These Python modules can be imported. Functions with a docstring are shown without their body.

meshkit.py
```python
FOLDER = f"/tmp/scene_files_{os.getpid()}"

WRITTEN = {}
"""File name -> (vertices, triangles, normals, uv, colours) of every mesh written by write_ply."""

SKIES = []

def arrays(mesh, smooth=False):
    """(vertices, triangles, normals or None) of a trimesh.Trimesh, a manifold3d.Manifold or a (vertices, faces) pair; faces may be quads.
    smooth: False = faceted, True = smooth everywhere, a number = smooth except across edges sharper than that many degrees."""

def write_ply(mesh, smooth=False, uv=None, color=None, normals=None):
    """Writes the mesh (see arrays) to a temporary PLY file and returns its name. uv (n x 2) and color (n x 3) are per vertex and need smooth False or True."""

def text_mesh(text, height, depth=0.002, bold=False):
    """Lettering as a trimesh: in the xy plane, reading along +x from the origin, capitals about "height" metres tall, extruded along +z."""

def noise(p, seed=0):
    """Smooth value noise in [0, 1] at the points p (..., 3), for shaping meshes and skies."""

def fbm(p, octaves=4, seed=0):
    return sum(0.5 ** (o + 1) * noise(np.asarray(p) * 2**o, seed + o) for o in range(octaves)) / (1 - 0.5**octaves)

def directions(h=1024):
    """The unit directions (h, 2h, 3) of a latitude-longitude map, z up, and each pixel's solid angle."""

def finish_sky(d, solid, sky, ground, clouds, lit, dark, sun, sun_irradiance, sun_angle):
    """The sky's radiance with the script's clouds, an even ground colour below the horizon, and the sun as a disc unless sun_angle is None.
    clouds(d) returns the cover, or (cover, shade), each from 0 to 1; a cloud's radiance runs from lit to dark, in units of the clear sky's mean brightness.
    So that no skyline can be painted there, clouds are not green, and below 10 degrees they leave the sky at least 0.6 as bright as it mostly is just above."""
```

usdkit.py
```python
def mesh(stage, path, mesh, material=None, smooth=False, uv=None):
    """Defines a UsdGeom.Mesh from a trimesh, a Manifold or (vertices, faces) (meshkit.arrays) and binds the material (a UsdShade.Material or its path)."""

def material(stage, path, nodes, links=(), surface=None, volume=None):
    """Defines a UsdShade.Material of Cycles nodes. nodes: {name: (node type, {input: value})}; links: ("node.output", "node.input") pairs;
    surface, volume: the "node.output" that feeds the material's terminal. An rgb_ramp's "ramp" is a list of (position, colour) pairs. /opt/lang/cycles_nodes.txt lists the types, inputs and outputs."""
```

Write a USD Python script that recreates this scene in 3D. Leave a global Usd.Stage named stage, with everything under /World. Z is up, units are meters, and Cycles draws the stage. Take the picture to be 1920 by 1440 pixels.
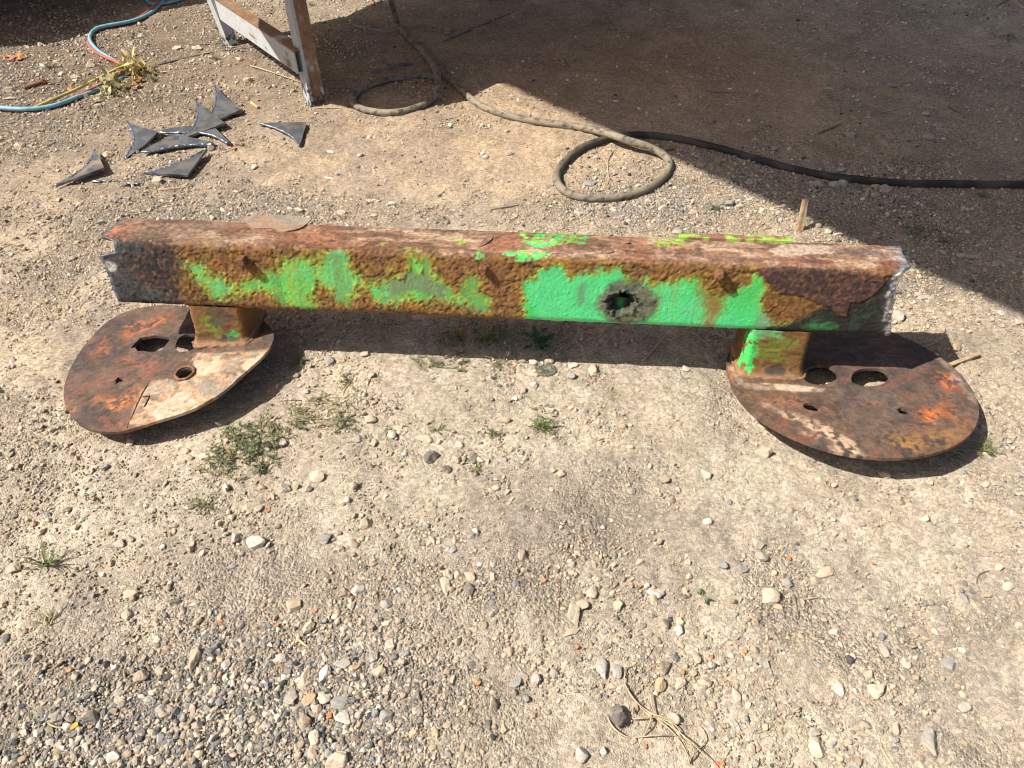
import math
import numpy as np, trimesh
import shapely.geometry as sg
from shapely import affinity
from scipy.spatial import Delaunay
import meshkit, usdkit
from meshkit import noise, fbm
from pxr import Usd, UsdGeom, UsdLux, UsdShade, Sdf, Gf, Vt

stage = Usd.Stage.CreateInMemory()
UsdGeom.SetStageUpAxis(stage, 'Z'); UsdGeom.SetStageMetersPerUnit(stage, 1.0)
UsdGeom.Xform.Define(stage, '/World'); UsdGeom.Scope.Define(stage, '/World/Looks')
T = Sdf.ValueTypeNames

# ------------------------------------------------------------------ camera, sky, sun
PITCH, CAM_H, FOC = 43.0, 1.55, 1443.0            # FOC: focal length in pixels of a 1920 wide picture
EXPOSURE = 0.80
SUN_EL, SUN_AZ = math.radians(50), math.radians(-105)   # azimuth = atan2(x, y) of the direction towards the sun
SUN_I, SKY_S = 1.25, 0.066
cam = UsdGeom.Camera.Define(stage, '/World/camera')
cam.CreateHorizontalApertureAttr(36.0); cam.CreateVerticalApertureAttr(27.0); cam.CreateFocalLengthAttr(36.0 * FOC / 1920)
cam.CreateClippingRangeAttr(Gf.Vec2f(0.05, 500)); cam.CreateExposureAttr(EXPOSURE)
cam.AddTranslateOp().Set(Gf.Vec3d(0, 0, CAM_H)); cam.AddRotateXOp().Set(90 - PITCH)
sky = UsdLux.DomeLight.Define(stage, '/World/sky')
skym = usdkit.material(stage, '/World/Looks/sky', {
    't': ('sky_texture', {'sky_type': 'single_scattering', 'sun_disc': False, 'sun_elevation': SUN_EL, 'sun_rotation': SUN_AZ, 'aerosol_density': 4.0}),
    'b': ('background_shader', {'strength': SKY_S})}, [('t.color', 'b.color')], surface='b.background')
UsdShade.MaterialBindingAPI.Apply(sky.GetPrim()).Bind(skym)
sky.GetPrim().SetCustomDataByKey('kind', 'structure')
sun = UsdLux.DistantLight.Define(stage, '/World/sun')
sun.CreateNormalizeAttr(True); sun.CreateIntensityAttr(SUN_I); sun.CreateAngleAttr(0.5); sun.CreateColorAttr(Gf.Vec3f(1.0, 0.965, 0.885))
SD = np.array([math.cos(SUN_EL) * math.sin(SUN_AZ), math.cos(SUN_EL) * math.cos(SUN_AZ), math.sin(SUN_EL)])
sun.AddRotateZOp().Set(-math.degrees(SUN_AZ)); sun.AddRotateXOp().Set(-(90 - math.degrees(SUN_EL)))

# ------------------------------------------------------------------ helpers
TH = math.radians(PITCH)
CF = np.array([0, math.cos(TH), -math.sin(TH)]); CU = np.array([0, math.sin(TH), math.cos(TH)]); CR = np.array([1., 0, 0]); CC = np.array([0, 0, CAM_H])
def ray(p):
    p = np.atleast_2d(np.asarray(p, float))
    return CF + ((p[:, 0] - 960) / FOC)[:, None] * CR - ((p[:, 1] - 720) / FOC)[:, None] * CU
def on_plane(p, n, c):                            # where the sight lines through the photograph's points p meet a plane
    d = ray(p); t = ((np.asarray(c) - CC) @ n) / (d @ n)
    return CC + t[:, None] * d
def G(x, y, z=0.0): return on_plane((x, y), np.array([0, 0, 1.]), np.array([0, 0, z]))[0]
def GY(x, y, Y): return on_plane((x, y), np.array([0, 1., 0]), np.array([0, Y, 0]))[0]
def px_per_m(p): return FOC / ((np.asarray(p) - CC) @ CF)
def smooth(a, b, x):
    t = np.clip((x - a) / (b - a), 0, 1); return t * t * (3 - 2 * t)
def lerp(a, b, m): m = np.asarray(m); m = m[:, None] if m.ndim == 1 else m; return a * (1 - m) + np.asarray(b) * m
def lin(r, g, b): return np.array([((c / 255 + .055) / 1.055) ** 2.4 if c > 10 else c / 255 / 12.92 for c in (r, g, b)])
def sdf(P, poly):                                 # signed distance to a polygon, negative inside
    P = np.asarray(P, float); V = np.asarray(poly, float); W = np.roll(V, -1, 0)
    best = np.full(len(P), 1e9); inside = np.zeros(len(P), bool)
    for a, b in zip(V, W):
        e = b - a; w = P - a
        t = np.clip((w @ e) / max(e @ e, 1e-12), 0, 1)
        best = np.minimum(best, ((w - t[:, None] * e) ** 2).sum(1))
        c = (a[1] <= P[:, 1]) != (b[1] <= P[:, 1])
        with np.errstate(divide='ignore', invalid='ignore'):
            xi = a[0] + (P[:, 1] - a[1]) / (b[1] - a[1]) * (b[0] - a[0])
        inside ^= c & (P[:, 0] < xi)
    return np.where(inside, -1, 1) * np.sqrt(best)
def p3(x, y, k, z=0.0):                           # 2-D coordinates scaled for the noise functions
    return np.stack([x * k, y * k, np.full_like(x, z)], -1)

NAMES = {}
def numbered(name, parent='/World'):
    k = (parent, name); n = NAMES.get(k, -1) + 1; NAMES[k] = n
    return f'{parent}/{name}' if n == 0 else f'{parent}/{name}_{n:03d}'
def tag(prim, label=None, cat=None, group=None, kind=None):
    p = prim.GetPrim()
    for k, v in (('label', label), ('category', cat), ('group', group), ('kind', kind)):
        if v: p.SetCustomDataByKey(k, v)
    return p
def thing(name, label, cat, group=None, loc=None):
    x = UsdGeom.Xform.Define(stage, numbered(name))
    if loc is not None: x.AddTranslateOp().Set(Gf.Vec3d(*map(float, loc)))
    tag(x, label, cat, group); return str(x.GetPath())
def obj(name, mesh, mat, parent='/World', color=None, smoothing=False, rough=None, metal=None, label=None):
    if color is not None or rough is not None:    # per-vertex data: smooth everywhere or faceted
        v, f, n = meshkit.arrays(mesh, smoothing)
        m = usdkit.mesh(stage, numbered(name, parent), (v, f), mat, smooth=smoothing)
        api = UsdGeom.PrimvarsAPI(m)
        if color is not None: api.CreatePrimvar('paint', T.Color3fArray, 'vertex').Set(Vt.Vec3fArray.FromNumpy(np.asarray(color, np.float32)))
        if rough is not None: api.CreatePrimvar('rough', T.FloatArray, 'vertex').Set(Vt.FloatArray.FromNumpy(np.asarray(rough, np.float32)))
        if metal is not None: api.CreatePrimvar('metal', T.FloatArray, 'vertex').Set(Vt.FloatArray.FromNumpy(np.asarray(metal, np.float32)))
    else:
        m = usdkit.mesh(stage, numbered(name, parent), mesh, mat, smooth=smoothing)
    if label: tag(m, label)
    return m
def cat_mesh(parts):
    v, f, n = [], [], 0
    for a, b in parts:
        a = np.asarray(a); v.append(a); f.append(np.asarray(b) + n); n += len(a)
    return np.vstack(v), np.vstack(f)
def spline(pts, n):
    from scipy.interpolate import CubicSpline
    pts = np.asarray(pts, float); d = np.r_[0, np.cumsum(np.linalg.norm(np.diff(pts, axis=0), axis=1) ** .5)]
    t = np.linspace(0, d[-1], n); return CubicSpline(d, pts)(t)
def tube(path, r, k=10, wob=0.0, seed=0, caps=True):
    path = np.asarray(path, float); n = len(path); r = np.broadcast_to(r, n)
    t = np.gradient(path, axis=0); t /= np.maximum(np.linalg.norm(t, axis=1, keepdims=True), 1e-9)
    up = np.array([0.03, 0.05, 1.]); a = np.cross(t, up); a /= np.maximum(np.linalg.norm(a, axis=1, keepdims=True), 1e-9); b = np.cross(a, t)
    th = np.linspace(0, 2 * np.pi, k, endpoint=False)
    rr = r[:, None] * np.ones(k)
    if wob:
        q = np.stack([np.repeat(np.arange(n)[:, None] * .55, k, 1), np.cos(th)[None] * 1.5 + np.zeros((n, 1)), np.sin(th)[None] * 1.5 + np.zeros((n, 1))], -1)
        rr = rr * (1 + wob * (noise(q, seed) - .5) * 2)
    V = path[:, None] + rr[..., None] * (np.cos(th)[None, :, None] * a[:, None] + np.sin(th)[None, :, None] * b[:, None])
    i = np.arange(n - 1)[:, None] * k; j = np.arange(k)[None]; j2 = (j + 1) % k
    q = np.stack([i + j, i + j2, i + k + j2, i + k + j], -1).reshape(-1, 4)
    V = V.reshape(-1, 3); f = np.vstack([q[:, [0, 2, 1]], q[:, [0, 3, 2]]])
    if caps:
        V = np.vstack([V, path[0], path[-1]]); m = len(V)
        j = np.arange(k); f = np.vstack([f, np.stack([np.full(k, m - 2), j, (j + 1) % k], 1), np.stack([np.full(k, m - 1), (n - 1) * k + (j + 1) % k, (n - 1) * k + j], 1)])
    return V, f
def plate(poly, step, thick):
    """A flat sheet cut to a shapely polygon (holes too): (vertices in x, y, z with the top at z=0, faces, number of top vertices)."""
    rings = [poly.exterior] + list(poly.interiors); bp, loops = [], []
    for r in rings:
        L = r.length; m = max(8, int(L / (step * .8))); s = np.linspace(0, L, m, endpoint=False)
        q = np.array([r.interpolate(x).coords[0] for x in s]); loops.append(np.arange(m) + sum(map(len, bp))); bp.append(q)
    bp = np.vstack(bp); x0, y0, x1, y1 = poly.bounds
    X, Y = np.meshgrid(np.arange(x0, x1, step), np.arange(y0, y1, step * .866)); X = X + (np.arange(len(X)) % 2)[:, None] * step / 2
    P = np.stack([X.ravel(), Y.ravel()], 1)
    import shapely
    inner = shapely.contains_xy(poly.buffer(-step * .55), P[:, 0], P[:, 1]); P = np.vstack([bp, P[inner]])
    tri = Delaunay(P).simplices; c = P[tri].mean(1); tri = tri[shapely.contains_xy(poly, c[:, 0], c[:, 1])]
    e1, e2 = P[tri[:, 1]] - P[tri[:, 0]], P[tri[:, 2]] - P[tri[:, 0]]; ar = e1[:, 0] * e2[:, 1] - e1[:, 1] * e2[:, 0]
    tri = np.where((ar < 0)[:, None], tri[:, ::-1], tri); n = len(P)
    V = np.vstack([np.c_[P, np.zeros(n)], np.c_[P, np.full(n, -thick)]]); F = [tri, tri[:, ::-1] + n]
    E = np.sort(np.vstack([tri[:, [0, 1]], tri[:, [1, 2]], tri[:, [2, 0]]]), 1)
    D = np.vstack([tri[:, [0, 1]], tri[:, [1, 2]], tri[:, [2, 0]]]); u, inv, cnt = np.unique(E, axis=0, return_inverse=True, return_counts=True)
    B = D[cnt[inv.ravel()] == 1]
    rim = np.unique(B); at = np.zeros(n, int); at[rim] = np.arange(len(rim)) + 2 * n; k = len(rim)
    V = np.vstack([V, np.c_[P[rim], np.zeros(k)], np.c_[P[rim], np.full(k, -thick)]]); b0, b1 = at[B[:, 0]], at[B[:, 1]]
    F += [np.stack([b1, b0, b0 + k], 1), np.stack([b1, b0 + k, b1 + k], 1)]
    return V, np.vstack(F), n
ICO = {k: trimesh.creation.icosphere(k) for k in (1, 2, 3)}
def stone(rng, size, sub=2, sharp=9.0, planes=11, lump=.12):
    """An angular pebble: a soft polytope with rough faces. size = (x, y, z) extents."""
    d = np.array(ICO[sub].vertices); n = rng.normal(size=(planes, 3)); n /= np.linalg.norm(n, axis=1, keepdims=True)
    h = rng.uniform(.62, 1.0, planes); q = np.maximum(d @ n.T, 0) / h
    r = 1 / np.maximum((q ** sharp).sum(1) ** (1 / sharp), .75)
    off = rng.uniform(0, 50, 3); r = r * (1 + lump * (fbm(d * 2.2 + off, 3) - .5) * 2)
    v = d * r[:, None]; v -= (v.max(0) + v.min(0)) / 2; v /= (v.max(0) - v.min(0))
    return v * np.asarray(size), np.array(ICO[sub].faces)

# ------------------------------------------------------------------ materials
def mat(name, nodes, links, surface='p.BSDF'): return usdkit.material(stage, '/World/Looks/' + name, nodes, links, surface=surface)
def painted(name, fine=300., bump=.3, dist=.002, rough=.85, vary=.35, use_rough=False, coarse=60., spec=.3):
    """Colour from the mesh's own 'paint', broken up by fine noise, with fine relief."""
    nodes = {'a': ('attribute', {'attribute': 'paint'}), 'tc': ('texture_coordinate', {}),
             'n': ('noise_texture', {'scale': fine, 'detail': 2.0, 'roughness': .65}), 'n2': ('noise_texture', {'scale': coarse, 'detail': 3.0, 'roughness': .6}),
             'r': ('map_range', {'from_min': .3, 'from_max': .7, 'to_min': 1 - vary, 'to_max': 1 + vary}),
             'm': ('vector_math', {'math_type': 'scale'}),
             's': ('math', {'math_type': 'multiply_add', 'value2': .6}),
             'b': ('bump', {'strength': bump, 'distance': dist}), 'p': ('principled_bsdf', {'roughness': rough, 'specular_ior_level': spec})}
    links = [('tc.object', 'n.vector'), ('tc.object', 'n2.vector'), ('n.fac', 'r.value'), ('a.color', 'm.vector1'), ('r.result', 'm.scale'), ('m.vector', 'p.base_color'),
             ('n.fac', 's.value1'), ('n2.fac', 's.value3'), ('s.value', 'b.height'), ('b.normal', 'p.normal')]
    if use_rough:
        nodes['ar'] = ('attribute', {'attribute': 'rough'}); nodes['am'] = ('attribute', {'attribute': 'metal'})
        links += [('ar.fac', 'p.roughness'), ('am.fac', 'p.metallic')]
    return mat(name, nodes, links)
def plain(name, col, rough=.8, metal=0., scale=40., vary=.3, bump=.2, dist=.002, spec=.4, random=0.0):
    nodes = {'tc': ('texture_coordinate', {}), 'n': ('noise_texture', {'scale': scale, 'detail': 3.0, 'roughness': .65}),
             'r': ('rgb_ramp', {'ramp': [(.25, tuple(np.asarray(col) * (1 - vary))), (.5, tuple(col)), (.75, tuple(np.minimum(np.asarray(col) * (1 + vary), .9)))]}),
             'b': ('bump', {'strength': bump, 'distance': dist}), 'p': ('principled_bsdf', {'roughness': rough, 'metallic': metal, 'specular_ior_level': spec})}
    links = [('tc.object', 'n.vector'), ('n.fac', 'r.fac'), ('n.fac', 'b.height'), ('b.normal', 'p.normal')]
    if random:
        nodes |= {'o': ('object_info', {}), 'rr': ('map_range', {'to_min': 1 - random, 'to_max': 1 + random}), 'm': ('vector_math', {'math_type': 'scale'})}
        links += [('o.random', 'rr.value'), ('r.color', 'm.vector1'), ('rr.result', 'm.scale'), ('m.vector', 'p.base_color')]
    else: links += [('r.color', 'p.base_color')]
    return mat(name, nodes, links)
M_ground = mat('dirt', {
    'a': ('attribute', {'attribute': 'paint'}), 'tc': ('texture_coordinate', {}), 'n': ('noise_texture', {'scale': 260., 'detail': 2.0, 'roughness': .7}), 'n2': ('noise_texture', {'scale': 55., 'detail': 4.0, 'roughness': .68}),
    'v': ('voronoi_texture', {'scale': 130.}), 'v2': ('voronoi_texture', {'scale': 290.}), 'mask': ('attribute', {'attribute': 'rough'}), 'mr': ('map_range', {'to_min': .12, 'to_max': 1.0, 'clamp': True}),
    'sc': ('separate_color', {}), 'cr': ('map_range', {'to_min': .72, 'to_max': 1.25}), 'nr': ('map_range', {'from_min': .3, 'from_max': .7, 'to_min': .74, 'to_max': 1.26}),
    'm1': ('vector_math', {'math_type': 'scale'}), 'm2': ('vector_math', {'math_type': 'scale'}), 'd1': ('math', {'math_type': 'multiply'}), 'd2': ('math', {'math_type': 'multiply_add', 'value2': -.45}), 'd3': ('math', {'math_type': 'multiply_add', 'value2': -.9}), 'd4': ('math', {'math_type': 'multiply_add', 'value2': .5}), 'd5': ('math', {'math_type': 'multiply_add', 'value2': .62, 'value3': .38}), 'd6': ('math', {'math_type': 'multiply'}),
    'b': ('bump', {'strength': .9, 'distance': .0075}), 'p': ('principled_bsdf', {'roughness': .95, 'specular_ior_level': .08})},
    [('tc.object', x + '.vector') for x in ('n', 'n2', 'v', 'v2')] + [('mask.fac', 'mr.value'), ('v.color', 'sc.color'), ('sc.r', 'cr.value'), ('n.fac', 'nr.value'), ('a.color', 'm1.vector1'), ('cr.result', 'm1.scale'), ('m1.vector', 'm2.vector1'), ('nr.result', 'm2.scale'), ('m2.vector', 'p.base_color'),
     ('v.distance', 'd1.value1'), ('mr.result', 'd1.value2'), ('v2.distance', 'd2.value1'), ('n2.fac', 'd2.value3'), ('d1.value', 'd3.value1'), ('d2.value', 'd3.value3'), ('n.fac', 'd4.value1'), ('d3.value', 'd4.value3'), ('mr.result', 'd5.value1'), ('d4.value', 'd6.value1'), ('d5.value', 'd6.value2'), ('d6.value', 'b.height'), ('b.normal', 'p.normal')])
M_steel = painted('rusty_steel', fine=420., bump=.7, dist=.0022, vary=.3, use_rough=True, coarse=110., spec=.35)
M_disc = painted('rusty_plate', fine=330., bump=.6, dist=.002, vary=.5, use_rough=True, coarse=60., spec=.35)
M_stone = painted('stone', fine=260., bump=.5, dist=.002, rough=.85, vary=.16, coarse=70., spec=.25)
M_scrap = painted('blue_steel', fine=300., bump=.25, dist=.001, vary=.2, use_rough=True, coarse=50., spec=.5)
M_leafy = mat('leaf', {'a': ('attribute', {'attribute': 'paint'}), 'p': ('principled_bsdf', {'roughness': .6, 'specular_ior_level': .3}), 't': ('translucent_bsdf', {}), 'x': ('mix_closure', {'fac': .25})},
              [('a.color', 'p.base_color'), ('a.color', 't.color'), ('p.BSDF', 'x.closure1'), ('t.BSDF', 'x.closure2')], surface='x.closure')
M_rubber = plain('dusty_rubber', (.115, .098, .078), rough=.8, scale=30., vary=.45, bump=.25, dist=.002)
M_blue = plain('blue_hose', (.16, .33, .40), rough=.55, scale=35., vary=.3)
M_red = plain('red_hose', (.33, .09, .07), rough=.6, scale=35., vary=.35)
M_slag = plain('bright_slag', (.20, .225, .26), rough=.38, metal=.8, scale=180., vary=.6, bump=.6, dist=.002)
M_wood = plain('weathered_wood', (.33, .23, .14), rough=.9, scale=60., vary=.4, bump=.5)
M_straw = plain('dry_straw', (.37, .285, .175), rough=.8, scale=60., vary=.3)
M_orange = plain('orange_chip', (.48, .17, .06), rough=.7, scale=120., vary=.35, bump=.5)
M_rust = plain('plain_rust', (.15, .065, .03), rough=.9, scale=120., vary=.5, bump=.8, dist=.003)
M_dark = plain('dark_hollow', (.02, .016, .013), rough=.9)

# ------------------------------------------------------------------ the beam's own frame
B_O = np.array([0, 1.71339, .195]); YAW, TILT = -.0684671, math.radians(-8); BH, BW = .20605, .15874
def rot(yaw, tl):
    cy, sy, ct, st = math.cos(yaw), math.sin(yaw), math.cos(tl), math.sin(tl)
    return np.array([[cy, -sy, 0], [sy, cy, 0], [0, 0, 1]]) @ np.array([[1, 0, 0], [0, ct, -st], [0, st, ct]])
BM = rot(YAW, TILT)
def b2w(p): return np.asarray(p) @ BM.T + B_O
def FR(pts):                                      # photograph points on the front face -> (x, s); s runs up the front and on over the top
    q = (on_plane(pts, BM @ np.array([0, -1., 0]), B_O) - B_O) @ BM; return np.stack([q[:, 0], q[:, 2]], 1)
def TP(pts):                                      # photograph points on the top face -> (x, s)
    q = (on_plane(pts, BM @ np.array([0, 0, 1.]), B_O + BM @ np.array([0, 0, BH])) - B_O) @ BM; return np.stack([q[:, 0], BH + q[:, 1]], 1)
# the two plates' planes
def plane_frame(c, ax, ay):
    n = np.array([-ax, -ay, 1.]); n /= np.linalg.norm(n); u = np.array([1, 0, ax]); u /= np.linalg.norm(u)
    return np.array(c, float), np.stack([u, np.cross(n, u), n], 1)
LC, LM = plane_frame((-.99, 1.775, .058), .115, -.035)
RC, RM = plane_frame((.961, 1.623, .052), .012, -.117)
def plate_pts(pts, c, m):
    return ((on_plane(pts, m[:, 2], c) - c) @ m)[:, :2]

# ------------------------------------------------------------------ ground
Z4 = lambda pts, s, ox, oy: np.asarray(pts, float) / s + [ox, oy]
lp = Z4([(65, 1180), (75, 1090), (110, 1000), (170, 900), (240, 810), (330, 720), (450, 655), (600, 618), (760, 612), (900, 630), (1200, 660), (1370, 760), (1380, 830), (1340, 900), (1250, 990), (1160, 1070), (1040, 1170), (900, 1250), (800, 1290), (600, 1352), (430, 1400), (280, 1400), (190, 1372), (110, 1300), (70, 1220)], 3.348, 100, 390)
L_OUT = plate_pts(lp, LC, LM)
R_RAD = .338
def ground_z(x, y):
    x, y = np.asarray(x, float), np.asarray(y, float)
    z = (fbm(p3(x, y, 1.3, 3.3), 3) - .5) * .045 + (fbm(p3(x, y, 6.5, 7.1), 3) - .5) * .016 + (fbm(p3(x, y, 26., 1.7), 3) - .5) * .009
    z = z - .004
    for c, r in ((LC, .34), (RC, .34)):
        z = z - .012 * (1 - smooth(r * .8, r * 1.25, np.hypot(x - c[0], y - c[1])))
    return z
def gz(x, y): return float(ground_z(np.array([x]), np.array([y]))[0])
def GG(x, y, up=0.0):                             # photograph point -> point on the uneven ground
    p = G(x, y, up)
    for _ in range(3): p = G(x, y, gz(p[0], p[1]) + up)
    return p
def axis(parts, lo, hi):
    a = np.unique(np.round(np.concatenate([np.arange(p, q, s) for p, q, s in parts]), 5))
    far = 1.35 ** np.arange(1, 18) * .12
    return np.concatenate([(a[0] - np.cumsum(far))[::-1], a, a[-1] + np.cumsum(far)])
gx = axis([(-3.5, -1.7, .014), (-1.7, 1.7, .0085), (1.7, 3.5, .014)], 0, 0)
gy = axis([(.45, 2.4, .0075), (2.4, 4.2, .011), (4.2, 5.7, .016)], 0, 0)
X, Y = np.meshgrid(gx, gy); xf, yf = X.ravel(), Y.ravel()
near = (np.abs(xf) < 4) & (yf > 0) & (yf < 6.5)
zf = np.zeros_like(xf); zf[near] = ground_z(xf[near], yf[near])
zf[near] += (noise(p3(xf[near], yf[near], 70., 2.)) - .5) * .005 + (noise(p3(xf[near], yf[near], 38., 5.)) - .5) * .005
# dried mud cracks: thin grooves in the smooth dirt
cr = np.abs(noise(p3(xf[near], yf[near], 9., 4.)) - .5); crz = smooth(.52, .62, fbm(p3(xf[near], yf[near], 2.6, 9.), 3))
zf[near] -= .005 * (1 - smooth(0, .02, cr)) * crz
def zone(x, y, px, py, rx, ry):                   # soft ellipse of ground around a photograph point
    c = G(px, py); sx = rx / px_per_m(c); sy = abs(G(px, py - ry)[1] - G(px, py + ry)[1]) / 2
    return np.exp(-(((x - c[0]) / sx) ** 2 + ((y - c[1]) / sy) ** 2))
def gravel_amount(x, y):                          # how gravelly the ground is, 0..1
    g = .34 + .0 * x
    for px, py, rx, ry, a in ((330, 1400, 440, 190, 1.05), (150, 120, 420, 150, .40), (620, 1250, 240, 140, .3), (1750, 430, 260, 150, .28), (1480, 330, 240, 60, .4), (1250, 390, 240, 50, .3), (480, 400, 700, 30, .25),
                              (760, 280, 330, 90, -.30), (1050, 860, 600, 130, -.12), (1250, 130, 420, 130, -.30), (800, 950, 300, 120, -.1), (300, 330, 200, 60, .1), (1750, 1250, 260, 200, -.1), (1500, 1330, 200, 120, .1), (700, 380, 600, 40, .25), (1150, 300, 110, 60, .25)):
        g = g + a * zone(x, y, px, py, rx, ry)
    return np.clip(g - .04 + (fbm(p3(x, y, 2.2, 8.), 4) - .5) * .75, 0.02, 1)
def ground_color(x, y):
    n1, n2, n3 = fbm(p3(x, y, 1.6, 1.), 4), fbm(p3(x, y, 7., 2.), 4), fbm(p3(x, y, 28., 3.), 3)
    c = lerp(np.array([.365, .288, .205]) * np.ones((len(x), 1)), [.325, .272, .205], smooth(.35, .65, n1))
    g = gravel_amount(x, y)
    c = lerp(c, [.215, .185, .152], smooth(.3, .85, g) * .75)
    c = lerp(c, [.35, .297, .228], smooth(2.0, 1.2, y) * .75)
    c = lerp(c, [.40, .30, .20], zone(x, y, 760, 300, 380, 90) * .7)
    c = lerp(c, [.20, .165, .13], np.clip(zone(x, y, 1090, 985, 210, 58) * 1.3 * smooth(.34, .60, n2 + .08), 0, 1) * .85)
    c = lerp(c, [.235, .195, .16], smooth(.52, .72, fbm(p3(x, y, 3.1, 12.), 4)) * .55)
    c = lerp(c, [.15, .135, .118], np.clip(zone(x, y, 330, 1390, 420, 140), 0, 1) * .85)
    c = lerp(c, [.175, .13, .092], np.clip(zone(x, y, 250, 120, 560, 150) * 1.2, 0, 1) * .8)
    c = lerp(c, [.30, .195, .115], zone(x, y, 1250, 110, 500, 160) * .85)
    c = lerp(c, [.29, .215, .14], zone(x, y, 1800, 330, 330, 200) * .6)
    return c * (.74 + .52 * n2)[:, None] * (.84 + .32 * n3)[:, None]
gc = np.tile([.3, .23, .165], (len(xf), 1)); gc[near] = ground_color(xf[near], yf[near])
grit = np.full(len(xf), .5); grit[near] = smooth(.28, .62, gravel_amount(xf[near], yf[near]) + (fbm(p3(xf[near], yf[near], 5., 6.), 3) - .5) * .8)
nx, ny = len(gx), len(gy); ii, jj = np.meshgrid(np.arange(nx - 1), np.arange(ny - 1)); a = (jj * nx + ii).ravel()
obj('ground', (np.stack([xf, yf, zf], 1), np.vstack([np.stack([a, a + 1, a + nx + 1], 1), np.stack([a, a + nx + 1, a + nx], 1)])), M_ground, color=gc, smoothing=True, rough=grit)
tag(stage.GetPrimAtPath('/World/ground'), 'dry tan dirt yard with packed gravel', 'ground', kind='structure')

# ------------------------------------------------------------------ what throws the big shadows (all of it above or outside the picture)
def lift(pts, z):                                 # where an edge must be, z metres up, for its shadow to fall through these photograph points
    return np.array([(G(*p) if len(p) == 2 else np.array(p)) + SD * z / SD[2] for p in pts])
def slab(poly, thick): return plate(sg.Polygon(poly[:, :2]), .35, thick)
M_roof = plain('old_pine_boards', (.50, .40, .29), rough=.8)
a0, a1 = G(930, 150), G(1919, 592); dr = (a1 - a0) / np.linalg.norm(a1 - a0); nr = np.array([-dr[1], dr[0], 0]); nr = nr if nr[1] > 0 else -nr
e0, e1 = a0 - dr * .0, a1 + dr * 1.3
back = np.array([.25, 1., 0]) * 4.2
ROOF_Z = 4.2
rp = np.array([e0, e1, e1 + np.array([1.5, .6, 0]), e0 + np.array([4.6, 2.5, 0]), e0 + np.array([.2, 2.4, 0])]) + SD * ROOF_Z / SD[2]
aw = thing('awning', 'flat board roof over the yard, out of view', 'awning', loc=(0, 0, 0))
v, f, n = slab(rp, .06); v[:, 2] += ROOF_Z + .06; obj('roof_sheet', (v, f), M_roof, aw)
for q in (rp[3], rp[4]): obj('post', tube([(q[0], q[1], -.05), (q[0], q[1], 2.0), (q[0], q[1], ROOF_Z)], .05), M_roof, aw)
BENCH_Z = .86
bp = lift([(575, 44), (660, 24), (735, -14), (1000, -60), (1250, -60), (1180, 120), (960, 152), (898, 160), (872, 188), (800, 205), (735, 215), (690, 211), (640, 194), (606, 200), (592, 192)], BENCH_Z)
wb = thing('workbench_top', 'steel bench top carried by the sawhorse, above the picture', 'workbench', loc=(0, 0, 0))
v, f, n = slab(bp, .03); v[:, 2] += BENCH_Z + .02; obj('plate', (v, f), M_roof, wb)
for q in (bp[3], bp[4]): obj('leg', tube([(q[0], q[1], -.03), (q[0], q[1], .4), (q[0], q[1], BENCH_Z - .02)], .03), M_roof, wb)
DECK_Z = .62
dp = lift([(-700, 150), (-60, 93), (40, 92), (105, 82), (172, 60), (300, 20), (392, 3), (470, -40), (520, -160), (-900, -160)], DECK_Z)
fb = thing('flatbed_trailer', 'flatbed trailer parked beyond the top left corner', 'trailer', loc=(0, 0, 0))
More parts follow.
